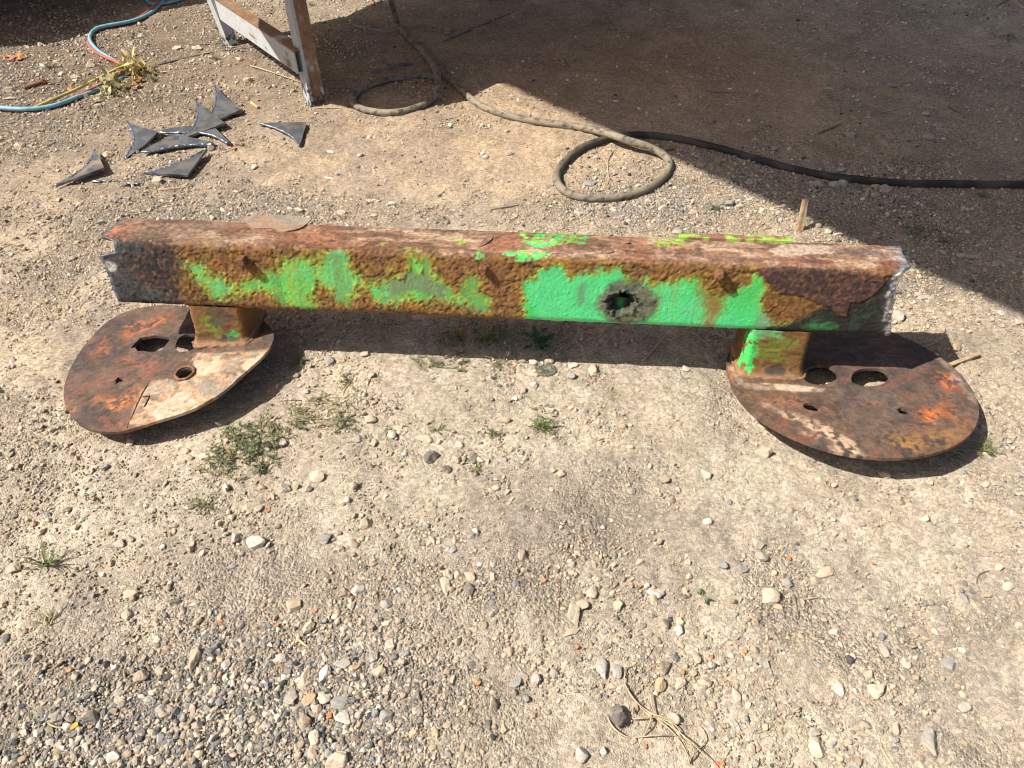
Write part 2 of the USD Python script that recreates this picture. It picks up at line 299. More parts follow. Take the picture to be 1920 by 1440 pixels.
v, f, n = slab(dp, .12); v[:, 2] += DECK_Z + .06; obj('deck', (v, f), M_rust, fb)
for k in (0, -2):
    q = dp[k] * .9 + dp.mean(0) * .1; w = trimesh.creation.cylinder(radius=.25, height=.2, sections=32); w.apply_transform(trimesh.transformations.rotation_matrix(math.pi / 2, [0, 1, 0])); w.apply_translation((q[0], q[1], .24)); obj('wheel', w, M_rubber, fb)
    obj('axle_post', tube([(q[0], q[1], .3), (q[0], q[1], .8), (q[0], q[1], DECK_Z)], .06), M_rust, fb)
# ------------------------------------------------------------------ the cut-off beam on two plates
beam = thing('steel_beam', 'rusty green painted box beam with torch cut ends on two round plates', 'steel beam'); tag(stage.GetPrimAtPath(beam), kind='thing')
RUST, RUST_D, RUST_O = np.array([.152, .076, .034]), np.array([.062, .034, .021]), np.array([.25, .108, .036])
OCHRE, LIME, GREEN, MINT = np.array([.215, .125, .022]), np.array([.235, .35, .045]), np.array([.050, .50, .105]), np.array([.075, .51, .18])
# outline of the cross-section: up the front, over the top, down the back, along the bottom
rc, step = .021, .003
def section(off):
    r = max(rc - off, .004); y0, y1, z0, z1 = off, BW - off, off, BH - off; pts = []; nor = []; S = []
    def run(p, q, n, s0, s1, k):
        for t in np.linspace(0, 1, k, endpoint=False): pts.append((p[0] + (q[0] - p[0]) * t, p[1] + (q[1] - p[1]) * t)); nor.append(n); S.append(s0 + (s1 - s0) * t)
    def arc(c, a0, s0, s1, k=8):
        for t in np.linspace(0, 1, k, endpoint=False):
            a = math.radians(a0 - 90 * t); pts.append((c[0] + r * math.cos(a), c[1] + r * math.sin(a))); nor.append((math.cos(a), math.sin(a))); S.append(s0 + (s1 - s0) * t)
    run((y0, z0 + r), (y0, z1 - r), (-1, 0), rc, BH - rc, int((BH - 2 * rc) / step)); arc((y0 + r, z1 - r), 180, BH - rc, BH + rc, 10)
    run((y0 + r, z1), (y1 - r, z1), (0, 1), BH + rc, BH + BW - rc, int((BW - 2 * rc) / step)); arc((y1 - r, z1 - r), 90, BH + BW - rc, BH + BW + rc)
    run((y1, z1 - r), (y1, z0 + r), (1, 0), BH + BW + rc, 2 * BH + BW - rc, 24); arc((y1 - r, z0 + r), 0, 2 * BH + BW - rc, 2 * BH + BW + rc)
    run((y1 - r, z0), (y0 + r, z0), (0, -1), 2 * BH + BW + rc, 2 * BH + 2 * BW - rc, 20); arc((y0 + r, z0 + r), 270, -rc, rc, 8)
    return np.array(pts), np.array(nor, float), np.array(S)
sec, sn, sS = section(0.0); K = len(sec)
lf = FR([(222, 567), (212.5, 545), (201.5, 513), (192, 490), (186, 480.5), (203, 476.5), (216, 474), (215, 465), (213, 455), (208, 449)])
lt = TP([(190, 444), (190, 438), (203, 430.6), (219, 416.6), (229, 406)])
rf = FR([(1668, 633), (1671, 590), (1676, 562.5), (1682, 535), (1687, 519), (1692.5, 514)])
rt = TP([(1707, 500), (1703, 494), (1698, 484), (1692, 470), (1688, 456), (1683, 451)])
def ends(front, top):
    q = np.vstack([front, top]); o = np.argsort(q[:, 1]); s = np.r_[-.03, np.maximum.accumulate(q[o, 1] + np.arange(len(o)) * 1e-5), 2 * BH + BW, 2 * BH + 2 * BW]; x = np.r_[q[0, 0], q[o, 0], q[o[-1], 0], q[0, 0]]
    return lambda t: np.interp(t, s, x)
xl, xr = ends(lf, lt), ends(rf, rt)
NU = 730
U = np.linspace(0, 1, NU)
S2 = np.repeat(sS[None], NU, 0); XL, XR = xl(sS), xr(sS)
XLm, XRm = np.median(XL), np.median(XR); XX = (XLm + (XRm - XLm) * U)[:, None] * np.ones(K)[None]; XX = XX + (XL - XLm)[None] * (np.clip(1 - (XX - XLm) / .09, 0, 1) ** 1.5) + (XR - XRm)[None] * (np.clip(1 - (XRm - XX) / .09, 0, 1) ** 1.5)
XX = XX + (noise(p3(S2, XX * 0, 110., 3.)) - .5) * .004 * (smooth(.985, 1, U) + 1 - smooth(0, .015, U))[:, None]
P = np.stack([XX, np.repeat(sec[None, :, 0], NU, 0), np.repeat(sec[None, :, 1], NU, 0)], -1).reshape(-1, 3)
N = np.stack([np.zeros((NU, K)), np.repeat(sn[None, :, 0], NU, 0), np.repeat(sn[None, :, 1], NU, 0)], -1).reshape(-1, 3)
x, s = XX.ravel(), S2.ravel(); Q = np.stack([x, s], 1)
sp = noise(p3(x * .7 + s * .7, s * .7 - x * .7, 150., 21.)); front, top = (s < BH), (s >= BH) & (s < BH + BW)
f1, f2, f3, f4 = fbm(p3(x, s, 9., 1.), 4), fbm(p3(x, s, 32., 2.), 4), fbm(p3(x, s, 95., 3.), 3), noise(p3(x, s, 210., 4.))
wig = (f2 - .5) * .05 + (f3 - .5) * .042 + (f4 - .5) * .012
streak = fbm(np.stack([x * 55, s * 3.5, 0 * x], -1), 4)
col = lerp(np.tile(RUST, (len(x), 1)), RUST_O * .75, smooth(.45, .7, f2) * .6)
col = lerp(col, RUST_D, smooth(.5, .7, f1) * .5); col = lerp(col, OCHRE * .7, smooth(.52, .68, f2) * front * .5)
top_c = lerp(np.tile([.205, .115, .068], (len(x), 1)), [.36, .245, .165], smooth(.42, .65, fbm(np.stack([x * 14, s * 45, 0 * x], -1), 4)))
top_c = lerp(top_c, [.22, .09, .045], smooth(.5, .68, f1) * .8); top_c = lerp(top_c, [.16, .11, .075], (1 - smooth(-.95, -.6, x)) * .6)
top_c = lerp(top_c, [.07, .05, .045], smooth(.64, .7, f2) * .55)
col = lerp(col, top_c, smooth(BH - .014, BH + .018, s + wig * .8) * (s < BH + BW + .01))
rough = np.full(len(x), .88); metal = np.zeros(len(x)); amp = np.where(front, 1.0, .42)
def fp(pts, sc=1, ox=0, oy=0): return FR(Z4(pts, sc, ox, oy))
Z5, Z6, Z7, Z2 = (3.69, 480, 400), (3.4286, 940, 400), (3, 1300, 420), (6.4, 150, 390)
greens = [fp([(840, 355), (905, 360), (945, 380), (960, 440), (1010, 460), (1060, 440), (1095, 470), (1170, 480), (1290, 470), (1340, 440), (1420, 430), (1430, 340), (1500, 330), (1545, 370), (1545, 600), (1480, 600), (1430, 545), (1380, 510), (1250, 500), (1120, 545), (1020, 555), (960, 500), (890, 430)], 3.348, 100, 390),
          fp([(40, 430), (130, 420), (180, 340), (250, 350), (270, 330), (390, 290), (410, 430), (400, 560), (395, 650), (280, 660), (200, 610), (150, 560), (60, 520)], *Z5),
          fp([(390, 285), (445, 275), (470, 350), (540, 280), (630, 275), (650, 380), (725, 430), (745, 500), (690, 520), (640, 560), (615, 605), (570, 590), (530, 530), (470, 500), (420, 470)], *Z5),
          fp([(745, 490), (860, 500), (930, 440), (1050, 390), (1050, 285), (1165, 320), (1180, 400), (1260, 450), (1335, 530), (1345, 580), (1240, 590), (1100, 610), (940, 610), (860, 590), (800, 560)], *Z5),
          fp([(1460, 500), (1500, 480), (1530, 560), (1590, 610), (1600, 670), (1540, 660), (1470, 610)], *Z5),
          fp([(1340, 575), (1420, 590), (1425, 620), (1360, 610)], *Z5),
          fp([(160, 560), (170, 450), (250, 400), (340, 345), (395, 345), (405, 400), (490, 415), (640, 375), (755, 355), (775, 405), (850, 440), (1000, 458), (1120, 438), (1245, 415), (1265, 480), (1340, 500), (1420, 535), (1500, 505), (1600, 455), (1630, 395), (1665, 420), (1695, 500), (1665, 560), (1700, 640), (1745, 690), (1700, 775), (1600, 790), (1100, 775), (600, 745), (190, 715), (140, 700)], *Z6)]
g = np.full(len(x), 1e9)
for pl in greens[:-1]: g = np.minimum(g, sdf(Q, pl))
gr_ = sdf(Q, greens[-1]); stk = (streak - .5) * .05
s01 = np.clip(s / BH, 0, 1); gl = np.where(front, g + wig * .9 + stk * 1.3, 1e9); gg = np.where(front, gr_ + wig * .55 + stk * .7 * smooth(.25, .8, s01), 1e9)
halo = np.minimum(gl, gg)
col = lerp(col, OCHRE, smooth(.075, .004, halo) * .8 * smooth(.36, .56, f3)); lh = smooth(.038, -.004, gl) * smooth(.40, .54, streak * .6 + f3 * .4) * .9; lr = smooth(.020, -.004, gg) * smooth(.34, .5, f3 * .6 + f4 * .4) * .85; col = lerp(col, lerp(np.tile(LIME, (len(x), 1)), OCHRE * 1.1, smooth(.004, .034, halo)), np.maximum(lh, lr))
mint = lerp(np.tile(GREEN, (len(x), 1)), MINT, smooth(.4, .65, fbm(p3(x, s, 6., 5.), 3)))
mint = mint * (.88 + .24 * f2)[:, None]
ml = smooth(.008, -.020, gl) * (.55 + .45 * smooth(.40, .55, streak)) * (1 - .55 * smooth(.60, .68, f3)); mg = smooth(.005, -.010, gg) * (1 - .6 * smooth(.66, .72, f3) * smooth(-.03, 0, gg))
mint = lerp(mint, LIME * .9, (1 - smooth(-.05, -.012, -np.abs(gl))) * .0 + smooth(.55, .70, streak) * .35 * (gl < gg)); mint = lerp(mint, mint * [1.3, .78, .9] + [.02, 0, .01], smooth(.52, .66, f1) * .5)
col = lerp(col, lerp(mint, np.array([.17, .46, .11]), .45 * smooth(.35, .6, streak)), ml); col = lerp(col, mint, mg)
paint = np.maximum(smooth(.006, -.008, gl), smooth(.004, -.004, gg)); even = paint.copy()
# rust runs over the paint, grey overspray
tri = fp([(900, 470), (1050, 395), (1170, 400), (1320, 520), (1300, 590), (1080, 540), (930, 590)], *Z5)
col = lerp(col, [.15, .17, .10], smooth(.006, -.012, sdf(Q, tri) + wig * .7) * .8)
def blot(px, py, rx, ry, c, m, soft=.5, fn=FR, w=1.0, only=None):
    global col
    q = fn([(px, py)])[0]; sc = px_per_m(b2w((q[0], 0, q[1]))) ; d = np.hypot((x - q[0]) / (rx / sc), (s - q[1]) / (ry / sc / .72)) + wig * 14 * w
    k = smooth(1 + soft * .5, 1 - soft, d) * m
    k = k if only is None else k * only
    col = lerp(col, c, k); return k
for a, c_, m in ((1325, OCHRE, .75), (1338, RUST_O, .6), (1310, OCHRE, .35), (545, LIME, .7), (515, LIME, .6), (563, OCHRE, .4), (1443, [.22, .35, .16], .5), (1240, LIME, .35), (1270, LIME, .3)):
    q0 = FR([(a, 540)])[0, 0]; col = lerp(col, c_, np.exp(-((x - q0 + (f1 - .5) * .02) / .012) ** 2) * m * smooth(.35, .6, streak) * front * paint)
blot(1342, 545, 30, 45, OCHRE * .9, .75, only=front, w=1.6); blot(1336, 600, 10, 30, RUST_O, .6, only=front)
blot(1090, 550, 9, 20, [.13, .17, .12], .6, only=front); blot(1436, 605, 22, 20, [.17, .24, .15], .7, only=front)
blot(1475, 585, 30, 42, LIME * .7, .7, only=front); blot(1490, 570, 45, 26, RUST_O * .55 + OCHRE * .25, .8, only=front)
HX = FR([(1168, 569)])[0]
k = blot(1176, 569, 60, 37, [.105, .088, .07], .93, soft=.20, only=front, w=.28); rough = lerp(rough[:, None], [.9], k)[:, 0]; paint = paint * (1 - k); k_scorch = k
# right end: scorched, peeling, with the bright cut edge
peel = fp([(355, 245), (600, 235), (800, 250), (1075, 290), (1075, 340), (1000, 412), (930, 440), (880, 440), (862, 520), (805, 515), (780, 468), (700, 450), (640, 418), (560, 395), (480, 388), (425, 345)], *Z7)
brown = fp([(400, 380), (560, 390), (700, 440), (745, 480), (690, 530), (520, 560), (450, 560), (400, 500)], *Z7)
black = fp([(730, 470), (880, 430), (1000, 400), (1060, 320), (1150, 290), (1120, 660), (560, 650), (400, 610), (500, 560), (640, 520)], *Z7)
kb = smooth(.012, -.012, sdf(Q, brown) + wig * .4) * front; col = lerp(col, [.16, .075, .022], kb); paint *= 1 - kb
kk = smooth(.014, -.012, sdf(Q, black) + wig * .5) * front; kblack = kk; rough = np.where(kk > .5, .6, rough); col = lerp(col, [.017, .016, .014], kk); paint *= 1 - kk
col = lerp(col, [.03, .085, .035], kk * smooth(.56, .66, f2) * .22)
blot(1535, 612, 30, 8, [.03, .15, .055], .75, w=1.6, only=front)
pe = sdf(Q, peel) + wig * .16; kp = smooth(.0015, -.0015, pe) * (s < BH + .01)
col = lerp(col, lerp(np.tile([.050, .028, .023], (len(x), 1)), [.115, .052, .036], smooth(.4, .65, f3)), kp); paint *= 1 - kp
raised = kp * .0028; kp_front = kp
er = XR[None] - XX; er = er.ravel()
el_ = (XX - XL[None]).ravel()
kk = smooth(.040, .008, er + wig * .5) * front; col = lerp(col, [.055, .06, .068], kk)
kk = smooth(.021, .010, er + wig * .25) * (s > -.02) * (s < BH + .012); col = lerp(col, lerp(np.tile([.58, .58, .57], (len(x), 1)), [.18, .18, .19], smooth(.45, .6, f3)), kk)
metal = np.maximum(metal, kk * .75); rough = np.where(kk > .3, .38, rough); raised = raised + kk * (.003 + .004 * (f4 - .4))
kt = smooth(.06, .0, er + wig) * top; col = lerp(col, [.24, .30, .38], kt * smooth(.45, .6, f3) * .8); col = lerp(col, [.42, .16, .08], kt * smooth(.55, .7, f2) * .6)
kt = smooth(.012, .004, er) * top; col = lerp(col, [.22, .27, .33], kt); metal = np.maximum(metal, kt * .6)
# left end: scorched blue-black
xs = FR([(340, 520)])[0, 0]; kl = smooth(xs + .045, xs - .045, x + wig * 1.3) * smooth(BH + .018, BH - .01, s + wig * .4)
lc = lerp(np.tile([.040, .026, .022], (len(x), 1)), [.13, .068, .045], smooth(.5, .68, f3) * .8); lc = lerp(lc, [.020, .018, .018], smooth(.55, .7, f2))
lc = lerp(lc, [.05, .053, .06], smooth(.10, .02, el_ + wig * 1.2) * .7); col = lerp(col, lc, kl); paint *= 1 - kl
blot(206, 500, 12, 8, [.5, .45, .38], .8, only=front); blot(285, 553, 34, 11, [.045, .06, .055], .7, w=1.2, only=front); blot(250, 462, 26, 12, [.05, .05, .045], .7, only=(s < BH + .01))
kt = smooth(.10, .0, el_ + wig) * top; col = lerp(col, [.45, .17, .075], kt * smooth(.42, .6, f3) * .8); col = lerp(col, [.12, .055, .04], kt * smooth(.55, .66, f2) * .6)
ke = smooth(.011, .004, el_) * (s < BH + BW); col = lerp(col, [.15, .18, .22], ke); metal = np.maximum(metal, ke * .6); rough = np.where(ke > .5, .4, rough)
# paint left on the top
tops = [(Z4([(105, 120), (400, 115), (555, 148), (530, 195), (400, 200), (240, 222), (150, 185)], *Z6), 1), (Z4([(15, 255), (150, 238), (315, 252), (285, 272), (80, 284)], *Z6), 1), (Z4([(1160, 118), (1240, 118), (1245, 150), (1190, 165)], *Z6), 1),
        (Z4([(835, 215), (890, 205), (900, 232), (850, 238)], *Z5), 0), (Z4([(960, 245), (1040, 232), (1135, 240), (1130, 275), (1060, 255), (970, 258)], *Z5), 0), (Z4([(1355, 172), (1420, 168), (1470, 195), (1400, 210)], *Z5), 0), (Z4([(1000, 150), (1270, 160), (1260, 190), (1080, 225), (1010, 215), (940, 170)], *Z6), 2), (Z4([(1520, 275), (1570, 268), (1580, 290), (1525, 292)], *Z5), 1)]
for pl, kd in tops:
    d_ = sdf(Q, TP(pl)) + wig * (.35 if kd == 1 else .6); k = smooth(.003, -.002, d_) * (s > BH - .02)
    k = k * smooth(.62, .55, f3) if kd else k * smooth(.40, .55, f3)
    if kd == 2: k = k * smooth(.5, .58, f2)
    col = lerp(col, lerp(np.tile([.085, .48, .115], (len(x), 1)), [.20, .38, .06], smooth(.4, .6, f2)) if kd == 1 else np.tile([.24, .33, .06], (len(x), 1)), k)
isl = fbm(np.stack([x * 11, s * 26, 0 * x + 3], -1), 4); ki = smooth(.53, .56, isl) * top; kr = np.exp(-((isl - .53) / .010) ** 2) * top
col = lerp(col, col * np.array([.62, .55, .52]), ki * .75); col = lerp(col, [.40, .29, .20], kr * .35); scale_up = ki * .0016
pale = TP(Z4([(430, 150), (500, 120), (620, 122), (740, 135), (850, 158), (760, 172), (560, 180), (470, 175)], *Z7))
kp = smooth(.003, -.002, sdf(Q, pale) + wig * .25) * top; col = lerp(col, np.array([.36, .26, .20]) * (.8 + .4 * f3)[:, None], kp); raised = raised + kp * .002 + scale_up
blot(1620, 474, 70, 14, [.085, .058, .05], .7, fn=TP, w=1.4, only=top); blot(1500, 487, 60, 6, [.14, .07, .045], .6, fn=TP, w=1.4, only=top)
for px, py, w_ in ((735, 441, 26), (1290, 452, 12), (1445, 464, 14), (620, 452, 12), (1180, 452, 10)):
    blot(px, py, w_, 5, [.07, .04, .035], .8, fn=TP, w=1.2, only=top)
# relief: blistered rust, smoother paint, the burnt hole
bl = noise(p3(x, s, 125., 7.)) * .6 + noise(p3(x * .8 + s * .6, s * .8 - x * .6, 190., 8.)) * .4
bl = .5 + (bl - .5) * 1.5
col = col * (1 - (.34 * smooth(.58, .80, sp) - .22 * smooth(.40, .22, sp)) * (1 - .85 * paint))[:, None]; pit = smooth(.62, .74, noise(p3(x * .6 - s * .8, s * .6 + x * .8, 120., 15.))) * (1 - paint)
# big sheets of scale with a dark lip where they end
sh_ = fbm(np.stack([x * 7, s * 13, 0 * x + 5], -1), 4) + (f3 - .5) * .06; si = smooth(.515, .53, sh_) * front * (1 - paint) * (1 - kl); lip = np.exp(-((sh_ - .508) / .006) ** 2) * front * (1 - paint) * (1 - kl)
col = lerp(col, col * np.array([1.25, 1.12, 1.0]), si * .6); col = lerp(col, col * .4, lip * .8); raised = raised + si * .0016
col = lerp(col, col * .55, pit * .6 * front); amp = amp * (1 - .55 * np.clip(kp_front + kb, 0, 1)) * (1 - .75 * kblack) * (1 - .35 * kl); even = np.maximum(even, k_scorch); disp = (bl - .5) * .0021 * amp * (1 - .80 * even) - pit * .0016 * amp * (1 - even) + (f2 - .5) * .0026 * amp * (1 - .6 * even) + (f4 - .5) * .0007 * even + raised
rough = np.where(paint > .5, .5, rough)
dh = np.hypot(x - HX[0], (s - HX[1])); ang = np.arctan2(s - HX[1], x - HX[0]); hr = .040 * (1 + .38 * (noise(np.stack([np.cos(ang) * 2.3, np.sin(ang) * 2.3, 0 * ang + 4], -1)) - .5) + .34 * (noise(np.stack([np.cos(ang) * 7, np.sin(ang) * 7, 0 * ang + 9], -1)) - .5))
din = smooth(1.05, .55, dh / hr) * front; rim = np.exp(-((dh / hr - 1.05) / .11) ** 2) * front
disp = disp * (1 - din) - din * .024 * (1 + .5 * (f3 - .5)) + rim * (.0035 + .008 * (f4 - .5))
col = lerp(col, [.022, .022, .02], np.clip(din * 1.3 + rim * .85, 0, 1)); gi = din * smooth(1, -.2, np.hypot((x - HX[0] + .004) / .019, (s - HX[1] + .010) / .032)); col = lerp(col, [.04, .30, .07], gi * .95)
V = P + N * disp[:, None]
ii, jj = np.meshgrid(np.arange(NU - 1), np.arange(K), indexing='ij'); a, b = (ii * K + jj).ravel(), (ii * K + (jj + 1) % K).ravel()
F_ = np.vstack([np.stack([a, a + K, b + K], 1), np.stack([a, b + K, b], 1)])
hm = (dh < hr * .55) & (s > HX[1] + .008) & front & (x > HX[0] - .008)
F_ = F_[~hm[F_].any(1)]
sec2, _, sS2 = section(.009); K2 = len(sec2); UI = np.r_[0, np.linspace(.004, .996, 60), 1.0]
XI = xl(sS2)[None] + (xr(sS2) - xl(sS2))[None] * UI[:, None]; NI = len(UI)
VI = np.stack([XI, np.repeat(sec2[None, :, 0], NI, 0), np.repeat(sec2[None, :, 1], NI, 0)], -1).reshape(-1, 3)
ii, jj = np.meshgrid(np.arange(NI - 1), np.arange(K2), indexing='ij'); a, b = (ii * K2 + jj).ravel(), (ii * K2 + (jj + 1) % K2).ravel()
FI = np.vstack([np.stack([a, b + K2, a + K2], 1), np.stack([a, b, b + K2], 1)])
ih = np.hypot(VI[:, 0] - HX[0], VI[:, 2] - HX[1]); FI = FI[~((np.hypot(VI[FI][:, :, 0].mean(1) - HX[0], VI[FI][:, :, 2].mean(1) - HX[1]) < .055) & (VI[FI][:, :, 1].max(1) < .03))]
n0 = len(V); j = np.arange(K); j2 = (j + 1) % K; FI = FI + n0; e0i, e1i = n0, n0 + (NI - 1) * K2; l0 = (NU - 1) * K
caps = np.vstack([np.stack([j, j2, e0i + j2], 1), np.stack([j, e0i + j2, e0i + j], 1), np.stack([l0 + j, e1i + j2, l0 + j2], 1), np.stack([l0 + j, e1i + j, e1i + j2], 1)]) if K == K2 else np.zeros((0, 3), int)
V = np.vstack([V, VI]); col = np.vstack([col, np.tile([.07, .04, .028], (len(VI), 1))]); rough = np.r_[rough, np.full(len(VI), .9)]; metal = np.r_[metal, np.zeros(len(VI))]
print('beam tris', len(F_) + len(FI), 'caps', len(caps))
obj('box_section', (b2w(V), np.vstack([F_, FI, caps])), M_steel, beam, color=np.clip(col, .005, .95), smoothing=True, rough=rough, metal=metal)

# ---- plates
def hole(pts, sc, ox, oy, c, m): return sg.Polygon(plate_pts(Z4(pts, sc, ox, oy), c, m)).buffer(0)
def ell(cx, cy, rx, ry, deg=0, n=40, rag=0, seed=0):
    t = np.linspace(0, 2 * np.pi, n, endpoint=False); d = math.radians(deg); r = 1 + rag * (noise(np.stack([np.cos(t) * 2 + seed, np.sin(t) * 2, 0 * t], -1)) - .5) * 2
    a, b = rx * np.cos(t) * r, ry * np.sin(t) * r; return np.stack([cx + a * math.cos(d) - b * math.sin(d), cy + a * math.sin(d) + b * math.cos(d)], 1)
ZL, ZR = (3.348, 100, 390), (3, 1300, 420)
def round_poly(pts, amount, jit=.0015, seed=1):
    q = spline(np.vstack([pts, pts[:1]]), 260)[:-1]; t = np.arange(len(q)); return sg.Polygon(q + (noise(np.stack([t * .5, t * 0. + seed, t * 0.], -1))[:, None] - .5) * jit * 2).buffer(0)
lpoly = sg.Polygon(np.vstack([spline(L_OUT[:], 300)])).buffer(.004).buffer(-.004)
lholes = [hole([(485, 880), (515, 845), (545, 815), (640, 800), (720, 812), (730, 830), (700, 870), (680, 890), (620, 905), (560, 895), (530, 900), (515, 878)], *ZL, LC, LM), hole(ell(845, 850, 80, 52, -18, rag=.15), *ZL, LC, LM), hole(ell(828, 1040, 50, 27, -22), *ZL, LC, LM), hole(ell(413, 1082, 30, 16, -25, rag=.5, seed=4), *ZL, LC, LM)]
rpoly = sg.Polygon(ell(0, 0, R_RAD, R_RAD, n=220, rag=.012, seed=2))
rholes = [hole(ell(715, 850, 96, 55, rag=.05), *ZR, RC, RM), hole(ell(992, 862, 108, 53, rag=.05, seed=3), *ZR, RC, RM), hole(ell(663, 1030, 46, 20, 14, rag=.1), *ZR, RC, RM), hole(ell(1180, 1052, 38, 17, 14, rag=.35, seed=7), *ZR, RC, RM)]
def disc(name, poly, holes, c, m, light, oranges, darks, seed, cone):
    for h in holes: poly = poly.difference(h)
    if poly.geom_type != 'Polygon': poly = max(poly.geoms, key=lambda q: q.area)
    v, f, n = plate(poly, .0042, .009); x, y = v[:, 0].copy(), v[:, 1].copy(); W = v @ m.T + c
    d = W - CC; Q = v[:, :2]
    n1, n2, n3 = fbm(p3(x, y, 7., seed), 4), fbm(p3(x, y, 26., seed + 1), 4), fbm(p3(x, y, 90., seed + 2), 3)
    sw = fbm(np.stack([(x * .8 + y * .6) * 9, (-x * .6 + y * .8) * 30, 0 * x + seed], -1), 4); wig = (n2 - .5) * .10 + (n3 - .5) * .03
    c0 = lerp(np.tile([.072, .046, .034], (len(v), 1)), [.115, .066, .042], smooth(.4, .65, n2)); c0 = lerp(c0, [.045, .032, .028], smooth(.5, .7, n1) * .8); c0 = lerp(c0, [.075, .075, .075], smooth(.5, .65, sw) * .35); c0 = c0 * (.7 + .6 * n3)[:, None]
    c0 = lerp(c0, [.17, .06, .028], smooth(.58, .70, sw) * .55)
    for pl, cc, k, soft in oranges + darks + light:
        q = sdf(Q, plate_pts(pl, c, m)); mk = smooth(soft * 1.4, -soft * 1.4, q + wig * (1.0 if soft > .01 else .5)) * k * (.72 if soft >= .015 else .95)
        cc = np.asarray(cc); c0 = lerp(c0, cc * (.55 + .9 * n3)[:, None] * (.7 + .6 * n1)[:, None], mk * (smooth(.36, .52, n3 * .5 + n2 * .5) if soft > .01 else smooth(.25, .42, n3 * .35 + n2 * .65) * .9 + .1))
    lite = np.zeros(len(v))
    for pl, cc, k, soft in light[:1]: lite = np.maximum(lite, smooth(.004, -.004, sdf(Q, plate_pts(pl, c, m))))
    s1, s2 = fbm(p3(x, y, 38., seed + 6), 4), fbm(p3(x, y, 15., seed + 8), 3); c0 = lerp(c0, np.array([.15, .085, .05]), lite * smooth(.56, .63, s1 * .7 + s2 * .3) * .85); c0 = lerp(c0, np.array([.27, .25, .21]), lite * smooth(.54, .66, s2) * .5); c0 = lerp(c0, np.array([.30, .15, .07]), lite * smooth(.50, .36, s1) * .55); c0 = lerp(c0, np.array([.52, .40, .29]), lite * smooth(.48, .40, s2) * .6)
    grain = noise(p3(x, y, 115., seed + 9)); c0 = c0 * (1 + .5 * (grain - .5))[:, None]
    v[:, 2] += (n2 - .5) * .004 * (v[:, 2] > -.004) + (n3 - .5) * .0016 * (v[:, 2] > -.004) + cone(x, y)
    return v @ m.T + c, f, np.clip(c0, .01, .9), np.full(len(v), .78), np.zeros(len(v))
LIGHT = [.40, .27, .17]
zl = lambda p: Z4(p, *ZL); zr = lambda p: Z4(p, *ZR)
lv = disc('l', lpoly, lholes, LC, LM,
          [(zl([(600, 1090), (720, 1075), (780, 1090), (900, 1060), (880, 960), (900, 910), (1150, 915), (1340, 890), (1400, 860), (1250, 1030), (1040, 1200), (800, 1320), (470, 1390), (490, 1290), (540, 1190)]), LIGHT, .95, .0055), (zl([(880, 1010), (1000, 960), (1100, 1000), (1060, 1090), (940, 1090)]), [.12, .07, .045], .55, .03), (zl([(1120, 930), (1300, 905), (1330, 930), (1200, 1010)]), [.20, .11, .06], .6, .03), (zl([(680, 1260), (900, 1200), (1000, 1180), (800, 1310), (560, 1370)]), [.24, .13, .07], .55, .03)],
          [(zl([(420, 800), (520, 720), (650, 690), (740, 650), (750, 690), (600, 770), (440, 840)]), [.36, .105, .03], .95, .02), (zl([(240, 900), (340, 800), (350, 870), (260, 970)]), [.33, .095, .03], .8, .02), (zl([(380, 950), (500, 930), (480, 980), (390, 985)]), [.33, .10, .03], .8, .02), (zl([(550, 980), (650, 950), (640, 1050), (560, 1070)]), [.22, .06, .03], .9, .02), (zl([(400, 1200), (560, 1110), (520, 1230), (420, 1260), (270, 1220), (280, 1180)]), [.40, .13, .035], 1., .02), (zl([(70, 1220), (120, 1260), (100, 1290)]), [.38, .13, .04], .9, .015), (zl([(300, 1330), (460, 1330), (450, 1390), (300, 1380)]), [.24, .07, .035], .8, .02)],
          [(zl([(640, 1120), (700, 1110), (690, 1200), (640, 1210)]), [.20, .18, .15], .6, .02)], 11., lambda x, y: 0 * x)
prim = obj('round_plate', lv[:2], M_disc, beam, color=lv[2], smoothing=True, rough=lv[3], metal=lv[4], label='left rusty round plate with a ragged hole and a pale worn edge')
lplate = str(prim.GetPath())
rv = disc('r', rpoly, rholes, RC, RM,
          [(zr([(205, 800), (260, 800), (290, 890), (560, 905), (740, 925), (730, 945), (520, 940), (420, 935), (250, 900)]), [.30, .20, .135], .8, .009), (zr([(400, 1010), (500, 1040), (600, 1075), (760, 1130), (880, 1210), (940, 1290), (930, 1310), (800, 1270), (760, 1200), (620, 1160), (500, 1080)]), LIGHT, .9, .012), (zr([(1385, 755), (1420, 770), (1530, 900), (1590, 1010), (1570, 1010), (1500, 900)]), [.3, .22, .16], .5, .01)],
          [(zr([(1390, 860), (1440, 840), (1490, 930), (1440, 960), (1400, 910)]), [.42, .11, .02], 1., .02), (zr([(1270, 1050), (1370, 1030), (1420, 1090), (1340, 1120), (1290, 1090)]), [.42, .11, .02], 1., .02), (zr([(980, 1000), (1050, 990), (1040, 1030), (990, 1030)]), [.36, .11, .03], .9, .015), (zr([(1380, 1010), (1460, 1010), (1440, 1070), (1390, 1060)]), [.36, .10, .02], .9, .02), (zr([(1100, 1180), (1400, 1140), (1560, 1120), (1500, 1220), (1300, 1290), (1150, 1290)]), [.27, .135, .035], .8, .03), (zr([(230, 940), (420, 960), (560, 960), (600, 1010), (520, 1040), (330, 1000)]), [.24, .10, .045], .8, .02), (zr([(560, 1000), (760, 1000), (790, 1060), (640, 1080)]), [.24, .09, .035], .7, .02), (zr([(190, 800), (240, 800), (230, 900), (195, 880)]), [.36, .13, .05], .9, .01)],
          [(zr([(750, 950), (1000, 900), (1180, 960), (1150, 1150), (950, 1180), (860, 1100)]), [.075, .068, .062], .7, .04)], 31., lambda x, y: 0 * x)
